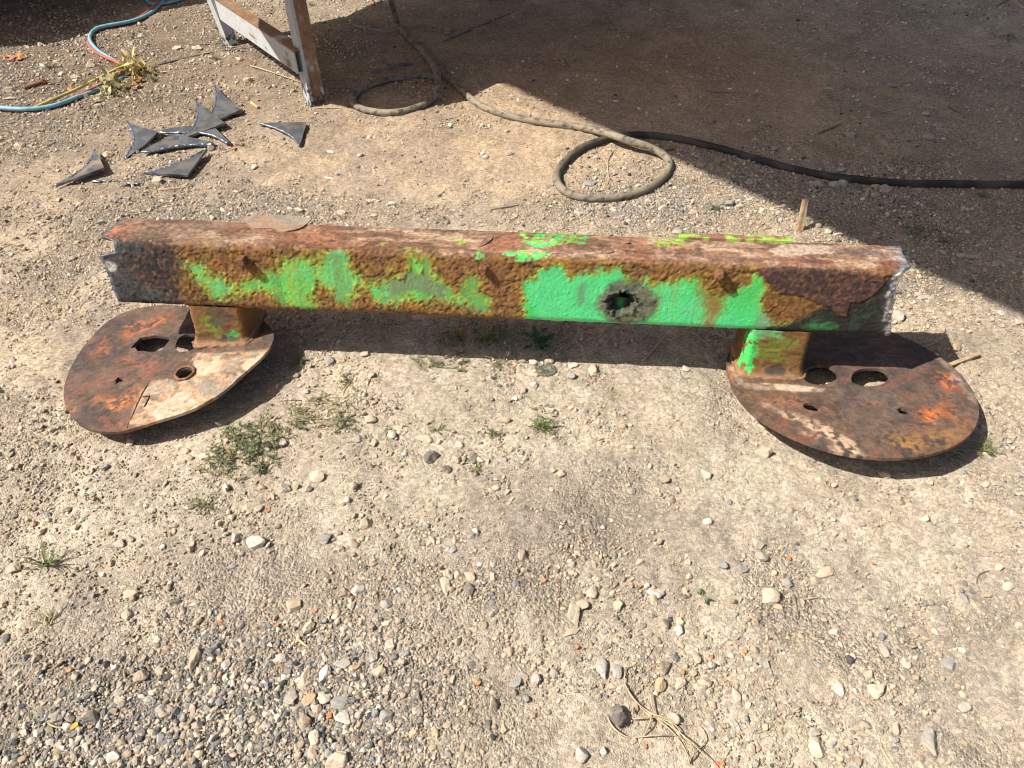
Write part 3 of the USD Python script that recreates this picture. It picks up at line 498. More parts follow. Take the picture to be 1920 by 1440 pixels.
prim = obj('round_plate', rv[:2], M_disc, beam, color=rv[2], smoothing=True, rough=rv[3], metal=rv[4], label='right rusty round plate with two large holes and orange rust'); rplate = str(prim.GetPath())
# ring standing round the bolt hole of the left plate, bright seam and struck mark
q = plate_pts(zl(ell(828, 1040, 62, 36, -22, n=40)), LC, LM); ring = np.c_[q, np.full(len(q), .003)] @ LM.T + LC
v, f = tube(np.vstack([ring, ring[:2]]), .0042, 8, wob=.5, seed=4, caps=False); obj('bolt_ring', (v, f), plain('ring_rust', (.17, .085, .045), rough=.85, scale=120., bump=.5), lplate, smoothing=True)
q = plate_pts(zl([(602, 1092), (575, 1135), (540, 1200), (505, 1280), (475, 1345), (462, 1385)]), LC, LM); v, f = tube(spline(np.c_[q, np.full(len(q), .000)] @ LM.T + LC, 60), .0022, 7, wob=.8, seed=8); obj('seam', (v, f), M_rust, lplate, smoothing=True)
for pts in ([(566, 1188), (606, 1183)], [(606, 1183), (572, 1248)]):
    q = plate_pts(zl(pts), LC, LM); w = np.c_[q, np.full(len(q), .001)] @ LM.T + LC; obj('mark_stroke', tube(spline(np.vstack([w[:1], w.mean(0, keepdims=True), w[1:]]), 8), .0016, 6), M_dark, lplate)

# ---- legs between beam and plates
def leg(x0, x1, y0, y1, c, m, spots, seed, label):
    r = .017; ring = []
    for (cx, cy, a0) in ((x0 + r, y0 + r, 180), (x1 - r, y0 + r, 270), (x1 - r, y1 - r, 0), (x0 + r, y1 - r, 90)):
        for t in np.linspace(0, 90, 7): ring.append((cx + r * math.cos(math.radians(a0 + t)), cy + r * math.sin(math.radians(a0 + t))))
    ring = np.array(ring + [ring[0]]); L = np.r_[0, np.cumsum(np.linalg.norm(np.diff(ring, axis=0), axis=1))]; ss = np.arange(0, L[-1], .0035); R2 = np.stack([np.interp(ss, L, ring[:, k]) for k in (0, 1)], 1)
    cen = np.array([(x0 + x1) / 2, (y0 + y1) / 2]); H = 44; K = len(R2)
    topw = b2w(np.c_[R2, np.full(K, .004)]); dn = -BM[:, 2]; t = ((c - topw) @ m[:, 2]) / (dn @ m[:, 2]); bot = topw + t[:, None] * dn + 0.0
    u = np.linspace(0, 1, H); V = topw[None] + (bot - topw)[None] * u[:, None, None]
    out = (R2 - cen); out /= np.linalg.norm(out, axis=1, keepdims=True); fl = smooth(.72, 1.0, u) ** 2 * .012
    V = V + fl[:, None, None] * (np.c_[out, np.zeros(K)] @ BM.T)[None]
    ang = np.repeat(ss[None], H, 0).ravel(); h = np.repeat(u[:, None], K, 1).ravel(); W = V.reshape(-1, 3)
    loc = (W - B_O) @ BM; n2, n3 = fbm(loc * 30 + seed, 4), fbm(loc * 95 + seed, 3); bl = noise(loc * 110 + seed)
    cc = lerp(np.tile([.17, .078, .028], (len(W), 1)), OCHRE * .8, smooth(.42, .6, n2) * .7); cc = lerp(cc, RUST_D, smooth(.55, .68, n2) * .6)
    for fx, fh, rx, rh, k, colr in spots:
        d = np.hypot((loc[:, 0] - (x0 + fx * (x1 - x0))) / rx, (h - fh) / rh) + (n2 - .5) * 3.2 + (n3 - .5) * 1.6; cc = lerp(cc, np.asarray(colr), smooth(1.15, .75, d) * k * (loc[:, 1] < y0 + .05))
    cc = lerp(cc, [.30, .17, .10], smooth(.86, .97, h + (n2 - .5) * .2) * .8)
    W = W + (np.c_[np.repeat(out[None], H, 0).reshape(-1, 2), np.zeros(len(W))] @ BM.T) * ((bl - .5) * .003 + (n2 - .5) * .004)[:, None]
    ii, jj = np.meshgrid(np.arange(H - 1), np.arange(K), indexing='ij'); a, b = (ii * K + jj).ravel(), (ii * K + (jj + 1) % K).ravel()
    f = np.vstack([np.stack([a, a + K, b + K], 1), np.stack([a, b + K, b], 1)])
    pr = obj('leg', (W, f), M_steel, beam, color=np.clip(cc, .01, .9), smoothing=True, rough=np.full(len(W), .85), metal=np.zeros(len(W)), label=label)
    wd = bot + (np.c_[out, np.zeros(K)] @ BM.T) * .012 + m[:, 2] * .000
    v, f = tube(np.vstack([wd[::2], wd[:1], wd[2:3]]), .0055, 8, wob=.9, seed=int(seed), caps=False)
    obj('weld_bead', (v, f), plain(f'weld_crust_{int(seed)}', (.20, .105, .055), rough=.9, scale=110., vary=.6, bump=.9, dist=.003), str(pr.GetPath()), smoothing=True)
leg(-.945, -.785, .003, .155, LC, LM, [(.45, .5, .03, .25, .8, LIME * .55), (.75, .75, .02, .18, .9, [.06, .36, .09]), (.6, .35, .03, .3, .8, [.07, .04, .032]), (.7, .9, .06, .1, .9, [.05, .032, .028])], 3, 'left leg, mostly brown rust with flecks of green')
leg(.667, .838, .003, .155, RC, RM, [(.08, .42, .017, .60, 1., GREEN), (.42, .35, .045, .4, .6, LIME * .5), (.3, .05, .06, .12, .7, [.12, .32, .14]), (.55, .86, .03, .1, .9, [.05, .035, .03])], 7, 'right leg with a green painted corner')
# ---- studs, flakes, rear strip
def on_front(px, py, out=0.0): q = FR([(px, py)])[0]; return b2w((q[0], -out, q[1]))
def on_top(px, py, up=0.0): q = TP([(px, py)])[0]; return b2w((q[0], q[1] - BH, BH + up))
OUTW = BM @ np.array([0, -1., 0])
for (px, py, r, ln, k) in ((456, 487, .015, .026, 6), (906, 502, .013, .020, 5), (1347, 512, .0135, .027, 12)):
    c = on_front(px, py); pth = np.array([c - OUTW * .01, c + OUTW * ln * .4, c + OUTW * ln * .8, c + OUTW * ln])
    v, f = tube(pth, np.array([r, r, r, r * .8]), k, wob=.25, seed=k); v, f = trimesh.remesh.subdivide(v, f); v = v + (noise(v * 140)[:, None] - .5) * .004
    obj('cut_stud', (v, f), M_rust, beam, smoothing=40)
q = TP([(893, 497)])[0]
def flake(pts, lift_, mat_, label=None, thick=.003, amp=.006, seed=1, bend=0.0):
    q = TP(pts); q = np.stack([q[:, 0], q[:, 1] - BH], 1); pl = sg.Polygon(spline(np.vstack([q, q[:1]]), 70)[:-1]).buffer(0)
    if pl.geom_type != 'Polygon': pl = max(pl.geoms, key=lambda g: g.area)
    v, f, n = plate(pl, .006, thick); x, y = v[:, 0].copy(), v[:, 1].copy()
    e = (fbm(p3(x, y, 24., seed), 3) - .5) * amp; v[:, 2] += BH + lift_ + e + bend * (x - x.mean()); n2 = fbm(p3(x, y, 60., seed + 3.), 4); n1 = fbm(np.stack([x * 8, y * 40, 0 * x + seed], -1), 4)
    return (b2w(v), f), n1, n2
m_, n1, n2 = flake(Z4([(1150, 70), (1250, 52), (1400, 50), (1550, 60), (1620, 70), (1600, 95), (1560, 130), (1440, 152), (1370, 130), (1280, 130), (1220, 100)], 3.348, 100, 390), .003, M_disc, seed=5., bend=.004)
cc = lerp(np.tile([.25, .20, .15], (len(n1), 1)), [.29, .145, .075], smooth(.5, .66, n1)); cc = lerp(cc, [.17, .15, .13], smooth(.52, .65, n2) * .7)
obj('rust_flake', m_, M_disc, beam, color=cc, smoothing=True, rough=np.full(len(n1), .85), metal=np.zeros(len(n1)), label='large grey and orange rust flake lifting off the top')
for pts, s_ in (([(890, 462), (905, 452), (920, 440), (924, 446), (915, 456), (898, 464)], 1.), ([(1148, 455), (1165, 453), (1182, 456), (1165, 460)], 2.), ([(1128, 470), (1146, 468), (1150, 474), (1132, 475)], 4.)):
    m_, n1, n2 = flake(pts, .003, M_disc, seed=s_, bend=.06, thick=.002); obj('rust_flake', m_, M_disc, beam, color=lerp(np.tile([.14, .075, .05], (len(n1), 1)), [.25, .13, .08], smooth(.4, .6, n2)), smoothing=True, rough=np.full(len(n1), .9), metal=np.zeros(len(n1)))
# strip standing along the rear top edge
xa, xb = TP([(1272, 445)])[0, 0], TP([(1482, 450)])[0, 0]; n = 90; xs_ = np.linspace(xa, xb, n)
prof = np.array([(.137, -.002), (.137, .007), (.148, .0095), (.162, .0095), (.162, -.012)])
V = np.stack([np.repeat(xs_[:, None], 5, 1), np.repeat(prof[None, :, 0], n, 0), BH + np.repeat(prof[None, :, 1], n, 0)], -1); V[:, 2:4, 2] += (noise(np.stack([xs_ * 60, xs_ * 0, xs_ * 0], -1)) - .5)[:, None] * .004
ii, jj = np.meshgrid(np.arange(n - 1), np.arange(4), indexing='ij'); a = (ii * 5 + jj).ravel(); V = V.reshape(-1, 3)
f = np.vstack([np.stack([a, a + 5, a + 6], 1), np.stack([a, a + 6, a + 1], 1), [[0, 1, 2], [0, 2, 3], [0, 3, 4]], np.array([[0, 2, 1], [0, 3, 2], [0, 4, 3]]) + (n - 1) * 5])
n2 = fbm(p3(V[:, 0], V[:, 1] * 3, 30., 6.), 4); cc = lerp(np.tile([.20, .10, .055], (len(V), 1)), [.25, .42, .06], smooth(.45, .58, n2)); obj('edge_strip', (b2w(V), f), M_steel, beam, color=cc, smoothing=False, rough=np.full(len(V), .8), metal=np.zeros(len(V)), label='thin strip on the rear top edge with lime green paint left on it')
# ------------------------------------------------------------------ stones
rng = np.random.default_rng(11)
TONES = {'l': ('pale tan', (.44, .36, .265)), 'w': ('whitish grey', (.42, .395, .345)), 'g': ('grey', (.29, .27, .24)), 'b': ('blue grey', (.20, .205, .205)), 'd': ('dark grey', (.062, .062, .066)), 't': ('tan', (.385, .295, .205)), 'o': ('orange tan', (.42, .27, .15)), 'n': ('brown', (.20, .145, .105))}
BASES = """482,1020,36,24,w 443,1012,20,24,g 607,1011,28,24,b 667,1020,18,22,n 225,1021,22,14,g 27,1067,26,20,t 245,1117,30,18,t 330,1131,20,18,d 240,1152,20,22,t 552,1135,28,26,t 672,1107,24,24,w 645,1112,18,20,n
837,1100,20,38,l 880,1107,20,22,d 882,1082,18,20,t 857,1080,14,15,l 724,1134,24,18,b 367,1239,22,46,t 267,1270,26,26,t 570,1275,22,54,t 610,1265,22,34,w 642,1248,32,18,g 700,1232,20,22,g 732,1210,20,24,l 710,1260,28,20,t 580,1177,24,22,l
580,1313,28,20,o 609,1309,24,26,l 640,1320,38,22,b 595,1332,18,20,t 645,1345,34,24,w 172,1344,34,24,d 107,1345,26,22,g 227,1314,22,18,l 282,1315,24,18,g 225,1300,22,14,g 302,1330,20,16,b 212,1422,26,22,w 725,1344,26,24,b 572,1355,30,24,n
632,1432,44,34,l 590,1385,24,28,l 585,1410,18,28,t 775,1376,18,14,o 885,1247,15,18,d 927,1320,20,26,d 945,1367,14,18,t 915,1360,11,18,d 530,1235,28,18,g 425,1245,16,20,w 817,1375,16,13,o 618,1415,18,18,b 636,1404,12,26,n 348,1246,0,0,t
979,1042,18,22,n 1230,1114,32,22,w 1112,1114,24,22,l 1075,1155,24,40,l 1092,1137,24,20,l 1160,1135,20,22,t 1071,1184,32,14,t 1272,1181,18,26,w 1245,1172,18,22,d 1444,1121,32,30,l 1545,1075,44,20,t 1529,1089,20,16,t 1427,1045,26,22,g 1354,1062,20,18,b
1420,1022,24,20,g 1392,1069,20,14,b 1475,1095,20,16,b 1807,1121,18,24,b 1829,1136,20,16,l 1890,1100,24,16,l 1127,1255,24,38,g 1157,1260,18,30,g 1237,1286,24,24,o 1276,1284,22,22,l 1321,1281,26,18,l 1245,1255,22,26,n 1380,1305,16,26,l 1337,1322,16,16,t
1570,1292,20,30,w 1642,1297,34,28,l 1657,1220,20,26,g 1562,1187,18,14,w 1155,1344,40,38,d 1262,1350,26,22,g 1091,1417,24,30,w 1131,1410,15,16,w 1530,1402,30,36,l 1740,1390,32,46,g 1777,1247,26,20,b 1807,1327,28,18,w 1407,1405,16,18,t 1415,1432,20,14,g
1525,1375,22,14,g 1005,1275,20,20,g 967,1280,24,18,b 1627,1265,18,16,l 1697,1245,20,16,l 981,1268,20,22,g 1039,1262,14,20,b 1265,1120,0,0,g 618,679,18,24,g 685,665,18,14,t 696,704,14,16,g 574,736,9,12,w 696,789,22,16,t 672,824,20,14,g 532,833,16,14,g
487,885,24,20,d 594,896,30,20,l 534,919,24,18,g 580,919,13,11,d 661,912,20,16,t 485,954,14,16,w 735,818,16,16,w 492,914,16,12,o 686,986,24,26,t 383,858,22,14,l 809,860,30,24,d 838,883,18,16,d 889,861,17,24,d 856,864,18,16,g 946,789,26,14,t
795,825,32,16,l 1113,697,22,24,t 1071,707,18,16,g 1001,723,16,14,w 1030,680,18,14,t 1000,681,18,12,l 1075,688,20,12,l 1053,889,20,14,l 1037,882,13,11,w 1021,759,14,10,g 787,721,28,11,n 1433,850,32,22,l 1430,802,18,12,l 1660,892,22,20,l 1323,890,22,18,w
1729,558,28,12,l 1682,594,24,34,g 1743,583,22,9,l 1877,587,20,14,w 1910,606,22,14,l 1793,655,18,16,o 1801,481,18,12,g 1818,483,20,12,g 1870,496,22,12,g 1645,445,22,14,n 1694,442,26,16,d 1553,435,16,12,l 1571,441,20,10,w 1533,424,16,12,l 1438,427,14,12,n
1533,345,32,16,g 1563,350,22,22,g 1580,348,20,18,g 1660,357,22,20,g 1640,367,18,13,g 1642,352,20,12,g 1577,320,18,11,g 1593,255,18,16,g 1742,260,24,15,g 1495,352,24,18,n 1405,347,20,16,g 1345,305,16,15,b 1315,312,14,12,g 1367,385,22,16,b 1387,388,16,10,l
1673,162,18,11,b 1690,170,14,9,b 1735,215,14,12,g 1555,112,14,11,n 1488,82,16,11,b 1452,282,12,11,g 1333,230,14,13,n 1832,10,14,9,b 332,92,18,11,t 370,92,20,12,l 170,123,20,12,g 38,275,20,15,t 298,257,20,16,n 447,211,18,15,n 465,152,16,13,l 447,272,18,14,n
398,280,16,15,n 297,342,18,17,l 203,293,18,14,l 620,285,18,8,w 618,335,30,9,w 478,315,13,11,w 342,180,12,10,b 140,147,14,12,l 82,123,14,10,w 115,140,12,10,l 145,147,14,10,l 170,66,20,8,w 105,120,14,9,l 15,170,20,14,l 20,185,24,10,g 185,200,16,10,w 700,52,0,0,g
838,57,14,8,g 788,80,18,11,g 838,62,14,8,g 1155,192,16,9,w 1127,193,12,8,l 1085,213,14,9,t 1097,223,9,7,t 1012,210,0,0,l 957,290,14,9,b 911,296,12,12,w 905,318,12,10,l 950,247,11,8,w 675,292,12,9,g 673,355,11,8,g 735,383,16,8,w 703,376,14,9,g 1105,347,26,13,b
560,443,0,0,w 905,290,9,9,w 1085,305,14,9,l 1120,345,0,0,g 1580,60,0,0,g 1215,378,16,12,l 1240,392,14,11,l 1300,400,16,13,t 1180,415,14,10,g 1085,400,20,12,l 640,400,18,11,l 560,395,20,10,l 860,405,16,10,g 700,405,16,10,t 420,395,18,9,l 965,405,14,10,g"""
extra = [(300, 1385, 18, 16, 'b'), (260, 1405, 16, 14, 'g'), (340, 1290, 16, 15, 'b'), (390, 1330, 15, 13, 'g'), (400, 1385, 18, 14, 'w'), (450, 1400, 16, 14, 'b'), (180, 1290, 15, 12, 'g'), (140, 1395, 16, 13, 'g'), (60, 1390, 18, 14, 'g'), (500, 1340, 17, 14, 'g'), (480, 1280, 14, 12, 'b'), (548, 1310, 22, 26, 'g'), (435, 1300, 16, 12, 'g'), (370, 1360, 17, 14, 'b')]
STONES = [tuple(w.split(',')) for w in BASES.split()]; STONES = [(int(a), int(b), int(c), int(d), e) for a, b, c, d, e in STONES if int(c) > 0] + extra
PLACES = [(330, 1340, 'in the dark gravel at the lower left'), (640, 1300, 'in loose gravel left of the dry straw'), (880, 1120, 'on the middle foreground dirt'), (1100, 1170, 'on the dirt above the dry straw'), (1250, 1330, 'around the dry straw'), (1600, 1320, 'on the lower right dirt'), (1480, 1070, 'right of the dark damp patch'), (1850, 1150, 'near the right edge of the foreground'), (250, 1080, 'on bare dirt below the left plate'), (560, 920, 'just below the big weed patch'), (640, 740, 'between the left plate and the weeds'), (840, 860, 'on dirt below the middle of the beam'), (1050, 695, 'along the edge of the beam shadow'), (1400, 850, 'left of the right plate'), (1800, 580, 'right of the torch cut beam end'), (1600, 435, 'behind the right end of the beam'), (1580, 350, 'beside the dark hose in the shade'), (1650, 170, 'in the large shaded area'), (1110, 345, 'inside the nearer hose loop'), (1150, 205, 'near the tip of the sunlit wedge'), (900, 330, 'on sunlit dirt behind the beam'), (340, 270, 'among the steel offcuts'), (120, 140, 'near the blue and red hose'), (1250, 400, 'close behind the middle of the beam'), (620, 390, 'close behind the left part of the beam'), (430, 110, 'by the foot of the sawhorse'), (800, 70, 'in the shade beside the hanging hose'), (1330, 270, 'in the shade beside the nearer hose loop')]
gi = lambda px, py: min(PLACES, key=lambda p: (p[0] - px) ** 2 + 2.2 * (p[1] - py) ** 2)[2]
def seats(n, want):                               # more stones of a size that still shows, where the ground is gravelly
    out = []
    while len(out) < n:
        px, py = rng.uniform(10, 1910), rng.uniform(60, 1430); g = GG(px, py); a = float(gravel_amount(np.array([g[0]]), np.array([g[1]]))[0])
        if rng.random() > a ** 1.5 or (440 < py < 660 and 180 < px < 1720): continue
        if min(math.hypot(px - s[0], py - s[1]) for s in STONES + out) < 26: continue
        if (110 < px < 530 and 560 < py < 815) or (1360 < px < 1850 and 600 < py < 870): continue
        w = rng.uniform(13, 19) * (.7 if py < 420 else 1.0); out.append((px, py, w, w * rng.uniform(.6, .95), rng.choice(list('ltgggbbtlwn'))))
    return out
STONES += seats(300 - len(STONES), 300)
SAME = {}
NUM = ['two', 'three', 'four', 'five', 'six', 'seven', 'eight', 'nine', 'ten', 'eleven', 'twelve']
ORD = ['leftmost', 'second from left', 'third from left', 'fourth from left', 'fifth from left', 'sixth from left', 'seventh from left', 'eighth from left', 'ninth from left', 'tenth from left']
def name_apart(same, cat, group):                 # look-alikes in one place are told apart by where they lie among themselves
    for (what, place), L in same.items():
        L.sort(key=lambda t: t[0]); k = len(L)
        for j, (_, _, m) in enumerate(L):
            if k == 1: lb = f'{what} lying {place}' if len(f'{what} lying {place}'.split()) < 17 else f'{what} {place}'
            elif len(f'second from left of three {what}s {place}'.split()) > 16: lb = f"{'rightmost' if j == k - 1 else ORD[min(j, 9)].replace('from left', '')} {what} {place}".replace('  ', ' ') if j in (0, k - 1) else f"{ORD[min(j, 9)]} {what} {place}"
            else: lb = f"{'rightmost' if j == k - 1 else ORD[min(j, 9)]} of {NUM[min(k - 2, 10)]} {what}s {place}"
            tag(m, lb, cat, group(place))
for i, (px, py, w, h, tn) in enumerate(STONES):
    g = GG(px, py); k = px_per_m(g); r = np.random.default_rng(1000 + i); sx, sy = w / k, h / k * 1.08; sz = min(sx, sy) * r.uniform(.55, .8) * (.55 if h < w * .5 else 1)
    v, f = stone(r, (sx, sy, sz), 3 if w > 19 else 2, sharp=r.uniform(14, 40), planes=r.integers(7, 12), lump=r.uniform(.08, .24))
    a = r.uniform(-.45, .45); R_ = np.array([[math.cos(a), -math.sin(a), 0], [math.sin(a), math.cos(a), 0], [0, 0, 1]]); v = v @ R_.T
    tone, c = TONES[tn]; n2 = fbm(v * 70 + i, 4); n3 = fbm(v * np.array([40, 160, 160.]) + i, 3)
    cc = np.tile(np.asarray(c) * r.uniform(.85, 1.12), (len(v), 1)) * (.72 + .56 * n2)[:, None]; cc = lerp(cc, np.minimum(np.asarray(c) * 1.3 + .03, .5), smooth(.62, .68, n3) * .5)
    cc = lerp(cc, [.39, .30, .21], smooth(.25 * sz, -.3 * sz, v[:, 2] + (n2 - .5) * sz * 2.2) * .85); cc = lerp(cc, [.37, .30, .22], .22)
    m = obj('stone', (v + np.array([g[0], g[1], g[2] + sz * r.uniform(.16, .34)]), f), M_stone, color=cc, smoothing=False)
    place = gi(px, py); asp = w / h; shape = 'long ' if asp > 1.75 or asp < .62 else ('flat ' if asp > 1.45 else ''); size = 'large ' if w * h > 800 else ('small ' if w * h < 260 else '')
    SAME.setdefault((f'{size}{shape}{tone} stone', place), []).append((px, py, m))
name_apart(SAME, 'stone', lambda pl: 'loose stones ' + pl)
# the gravel nobody could count
def gravel(name, n, smin, smax, ymax, shapes, label, power=1.5, pw=2.2, mixes=None, seed=5):
    r = np.random.default_rng(seed); pts = np.zeros((0, 2))
    while len(pts) < n:
        m = 200000; y = .47 + (ymax - .47) * r.random(m) ** 1.15; x = (r.random(m) * 2 - 1) * (.80 + .50 * y)
        ga = gravel_amount(x, y); w = (.80 + .50 * y) / (.80 + .5 * ymax) * (.10 + .90 * ga ** power) * smooth(.32, .62, fbm(p3(x, y, 8., 5.), 4) * .75 + ga * .4)
        k = r.random(m) < w; pts = np.vstack([pts, np.stack([x[k], y[k]], 1)])
    pts = pts[:n]; size = smin * (smax / smin) ** (r.random(n) ** pw)
    for c_, m_, pl in ((LC, LM, lpoly), (RC, RM, rpoly)):   # none may come up through a plate
        import shapely
        loc = (np.c_[pts, np.zeros(len(pts))] - c_) @ m_; k = ~(shapely.contains_xy(pl, loc[:, 0], loc[:, 1]) & (size > .008)); pts, size = pts[k], size[k]
    n = len(pts); z = ground_z(pts[:, 0], pts[:, 1]) + size * .12; g = gravel_amount(pts[:, 0], pts[:, 1])
    tones = [((.36, .275, .19), .40), ((.45, .365, .265), .22), ((.29, .24, .185), .18), ((.24, .225, .205), .09), ((.155, .155, .153), .04), ((.06, .058, .056), .015), ((.50, .45, .38), .055)]
    base = np.array([t[1] for t in tones]); grey = np.array([.13, .17, .22, .21, .14, .05, .08]); P_ = base[None] * (1 - smooth(.45, .95, g))[:, None] + grey[None] * smooth(.45, .95, g)[:, None]; P_ /= P_.sum(1, keepdims=True)
    ti = (r.random(n)[:, None] > np.cumsum(P_, 1)).sum(1).clip(0, len(tones) - 1)
    path = numbered(name); pi = UsdGeom.PointInstancer.Define(stage, path); protos = []
    for t, (c, _) in enumerate(tones):
        key = '/World/Looks/pebble_tone' + ('' if t == 0 else f'_{t:03d}')
        if not stage.GetPrimAtPath(key): plain(key.rsplit('/', 1)[1], c, rough=.88, scale=130., vary=.3, bump=.4, dist=.0015, spec=.2, random=.25)
        for q in range(shapes):
            v, f = stone(np.random.default_rng(77 + 13 * q + t), (1, .82, .62), 1, sharp=25, planes=8, lump=.3)
            pp = numbered('pebble', path); usdkit.mesh(stage, pp, (v, f), key); protos.append(pp)
    pi.CreatePrototypesRel().SetTargets([Sdf.Path(p) for p in protos])
    idx = ti * shapes + r.integers(0, shapes, n); pi.CreateProtoIndicesAttr(Vt.IntArray.FromNumpy(idx.astype(np.int32)))
    pi.CreatePositionsAttr(Vt.Vec3fArray.FromNumpy(np.c_[pts, z].astype(np.float32)))
    an = r.random(n) * np.pi; tl = r.normal(0, .22, (n, 2)); qt = np.stack([np.cos(an), tl[:, 0], tl[:, 1], np.sin(an)], 1); qt /= np.linalg.norm(qt, axis=1, keepdims=True)
    pi.CreateOrientationsAttr(Vt.QuathArray.FromNumpy(qt[:, [1, 2, 3, 0]].astype(np.float16)))
    sc = size[:, None] * r.uniform(.7, 1.25, (n, 3)); pi.CreateScalesAttr(Vt.Vec3fArray.FromNumpy(sc.astype(np.float32)))
    tag(pi, label, 'gravel', kind='stuff')
gravel('fine_gravel', 120000, .0030, .0085, 3.5, 4, 'fine grit and crumbs of dirt spread over the yard', power=1.0, pw=1.6, seed=5)
gravel('gravel', 40000, .006, .021, 5.6, 5, 'small angular gravel scattered over the dirt yard', power=1.4, pw=3.4, seed=6)
gravel('coarse_gravel', 9000, .007, .019, 5.6, 5, 'denser grey gravel where it lies thick at the lower left and behind', power=5.0, pw=1.7, seed=9)

# ------------------------------------------------------------------ hoses
def path_px(pts, n):                              # (px, py, height above ground) -> smooth path lying on the ground
    q = []
    for p in pts:
        g = GG(p[0], p[1], p[2] if len(p) > 2 else 0.0); q.append(g)
    return spline(q, n)
HR = .0165; M_hose = painted('hose_rubber', fine=200., bump=.25, dist=.0012, rough=.75, vary=.2, spec=.3)
hp = [(1990, 346), (1900, 346), (1850, 346), (1780, 345), (1700, 344), (1620, 338), (1540, 328), (1460, 310), (1400, 293), (1340, 276), (1290, 264), (1240, 256), (1195, 253), (1160, 256), (1105, 271), (1065, 297), (1045, 325), (1050, 350), (1075, 366), (1115, 372), (1160, 370), (1205, 358), (1240, 336), (1255, 312), (1247, 293, .008), (1220, 277, .022), (1180, 264, .036), (1140, 251, .026), (1100, 241, .006), (1045, 233), (990, 225), (940, 213), (900, 197), (872, 175), (850, 156), (825, 145), (785, 142), (740, 147), (700, 157), (672, 171), (661, 188), (676, 203), (715, 211), (755, 209), (792, 197), (815, 178, .012), (822, 155, .034), (813, 125, .02), (795, 100, .006), (770, 75, .003), (748, 48, .01)]
q = [GG(p[0], p[1], HR * .75 + (p[2] if len(p) > 2 else 0)) for p in hp]; yy = q[-1][1]
q += [GY(737, 15, yy + .04), GY(731, -30, yy + .02)]
pth = spline(q, 520); hs = thing('black_hose', 'thick dusty black rubber hose lying in two loops across the dirt', 'hose')
v, f = tube(pth, HR, 14, wob=.05, seed=3); u = np.repeat(np.arange(520) / 519., 14); u = np.r_[u, 0, 1]; n1, n2 = fbm(v * 14, 4), fbm(v * 70, 3)
dust = np.clip(smooth(.24, .36, u) * (.35 + 1.1 * n1) * smooth(.35, .55, n2 + .08), 0, 1); dust = np.maximum(dust, .22 * smooth(.45, .6, n1))
obj('hose', (v, f), M_hose, hs, color=lerp(np.tile([.032, .030, .028], (len(v), 1)), np.array([.215, .175, .125]) * (.7 + .6 * n2)[:, None], dust), smoothing=True)
tw = thing('welding_hose', 'thin twin hose, blue and red, snaking past the dried plant', 'hose')
cl = path_px([(-60, 207), (0, 208), (40, 211), (75, 209), (110, 201), (145, 186), (175, 174), (205, 160), (228, 147), (236, 136), (226, 124), (205, 113), (183, 100), (170, 85), (170, 72), (182, 60), (205, 53), (235, 47), (262, 38), (285, 24), (303, 5), (318, -25)], 260)
t = np.gradient(cl, axis=0); nrm = np.stack([-t[:, 1], t[:, 0], 0 * t[:, 0]], 1); nrm /= np.linalg.norm(nrm, axis=1, keepdims=True); tws = np.sin(np.linspace(0, 9, len(cl)))
sd_ = np.where(tws[:, None] > -2, 1, 1)
for nm, sgn, m_, rr in (('blue_line', 1, M_blue, .0098), ('red_line', -1, M_red, .0085)):
    a_ = np.sin(np.linspace(.6, 11.5, len(cl))) * 1.0 + (1.57 if sgn < 0 else -1.57); off = nrm * (np.sin(a_) * .0085)[:, None] + np.array([0, 0, 1.]) * (.012 + np.cos(a_) * .0085)[:, None]
    obj(nm, tube(cl + off, rr, 10), m_, tw, smoothing=True)
cl = path_px([(268, -20), (276, 3), (288, 11), (310, 10), (340, 3), (375, -8)], 60) + np.array([0, 0, .012]); m_ = obj('blue_hose', tube(cl, .0098, 10), M_blue, smoothing=True); tag(m_, 'loop of blue hose at the shaded top edge left of the sawhorse', 'hose')

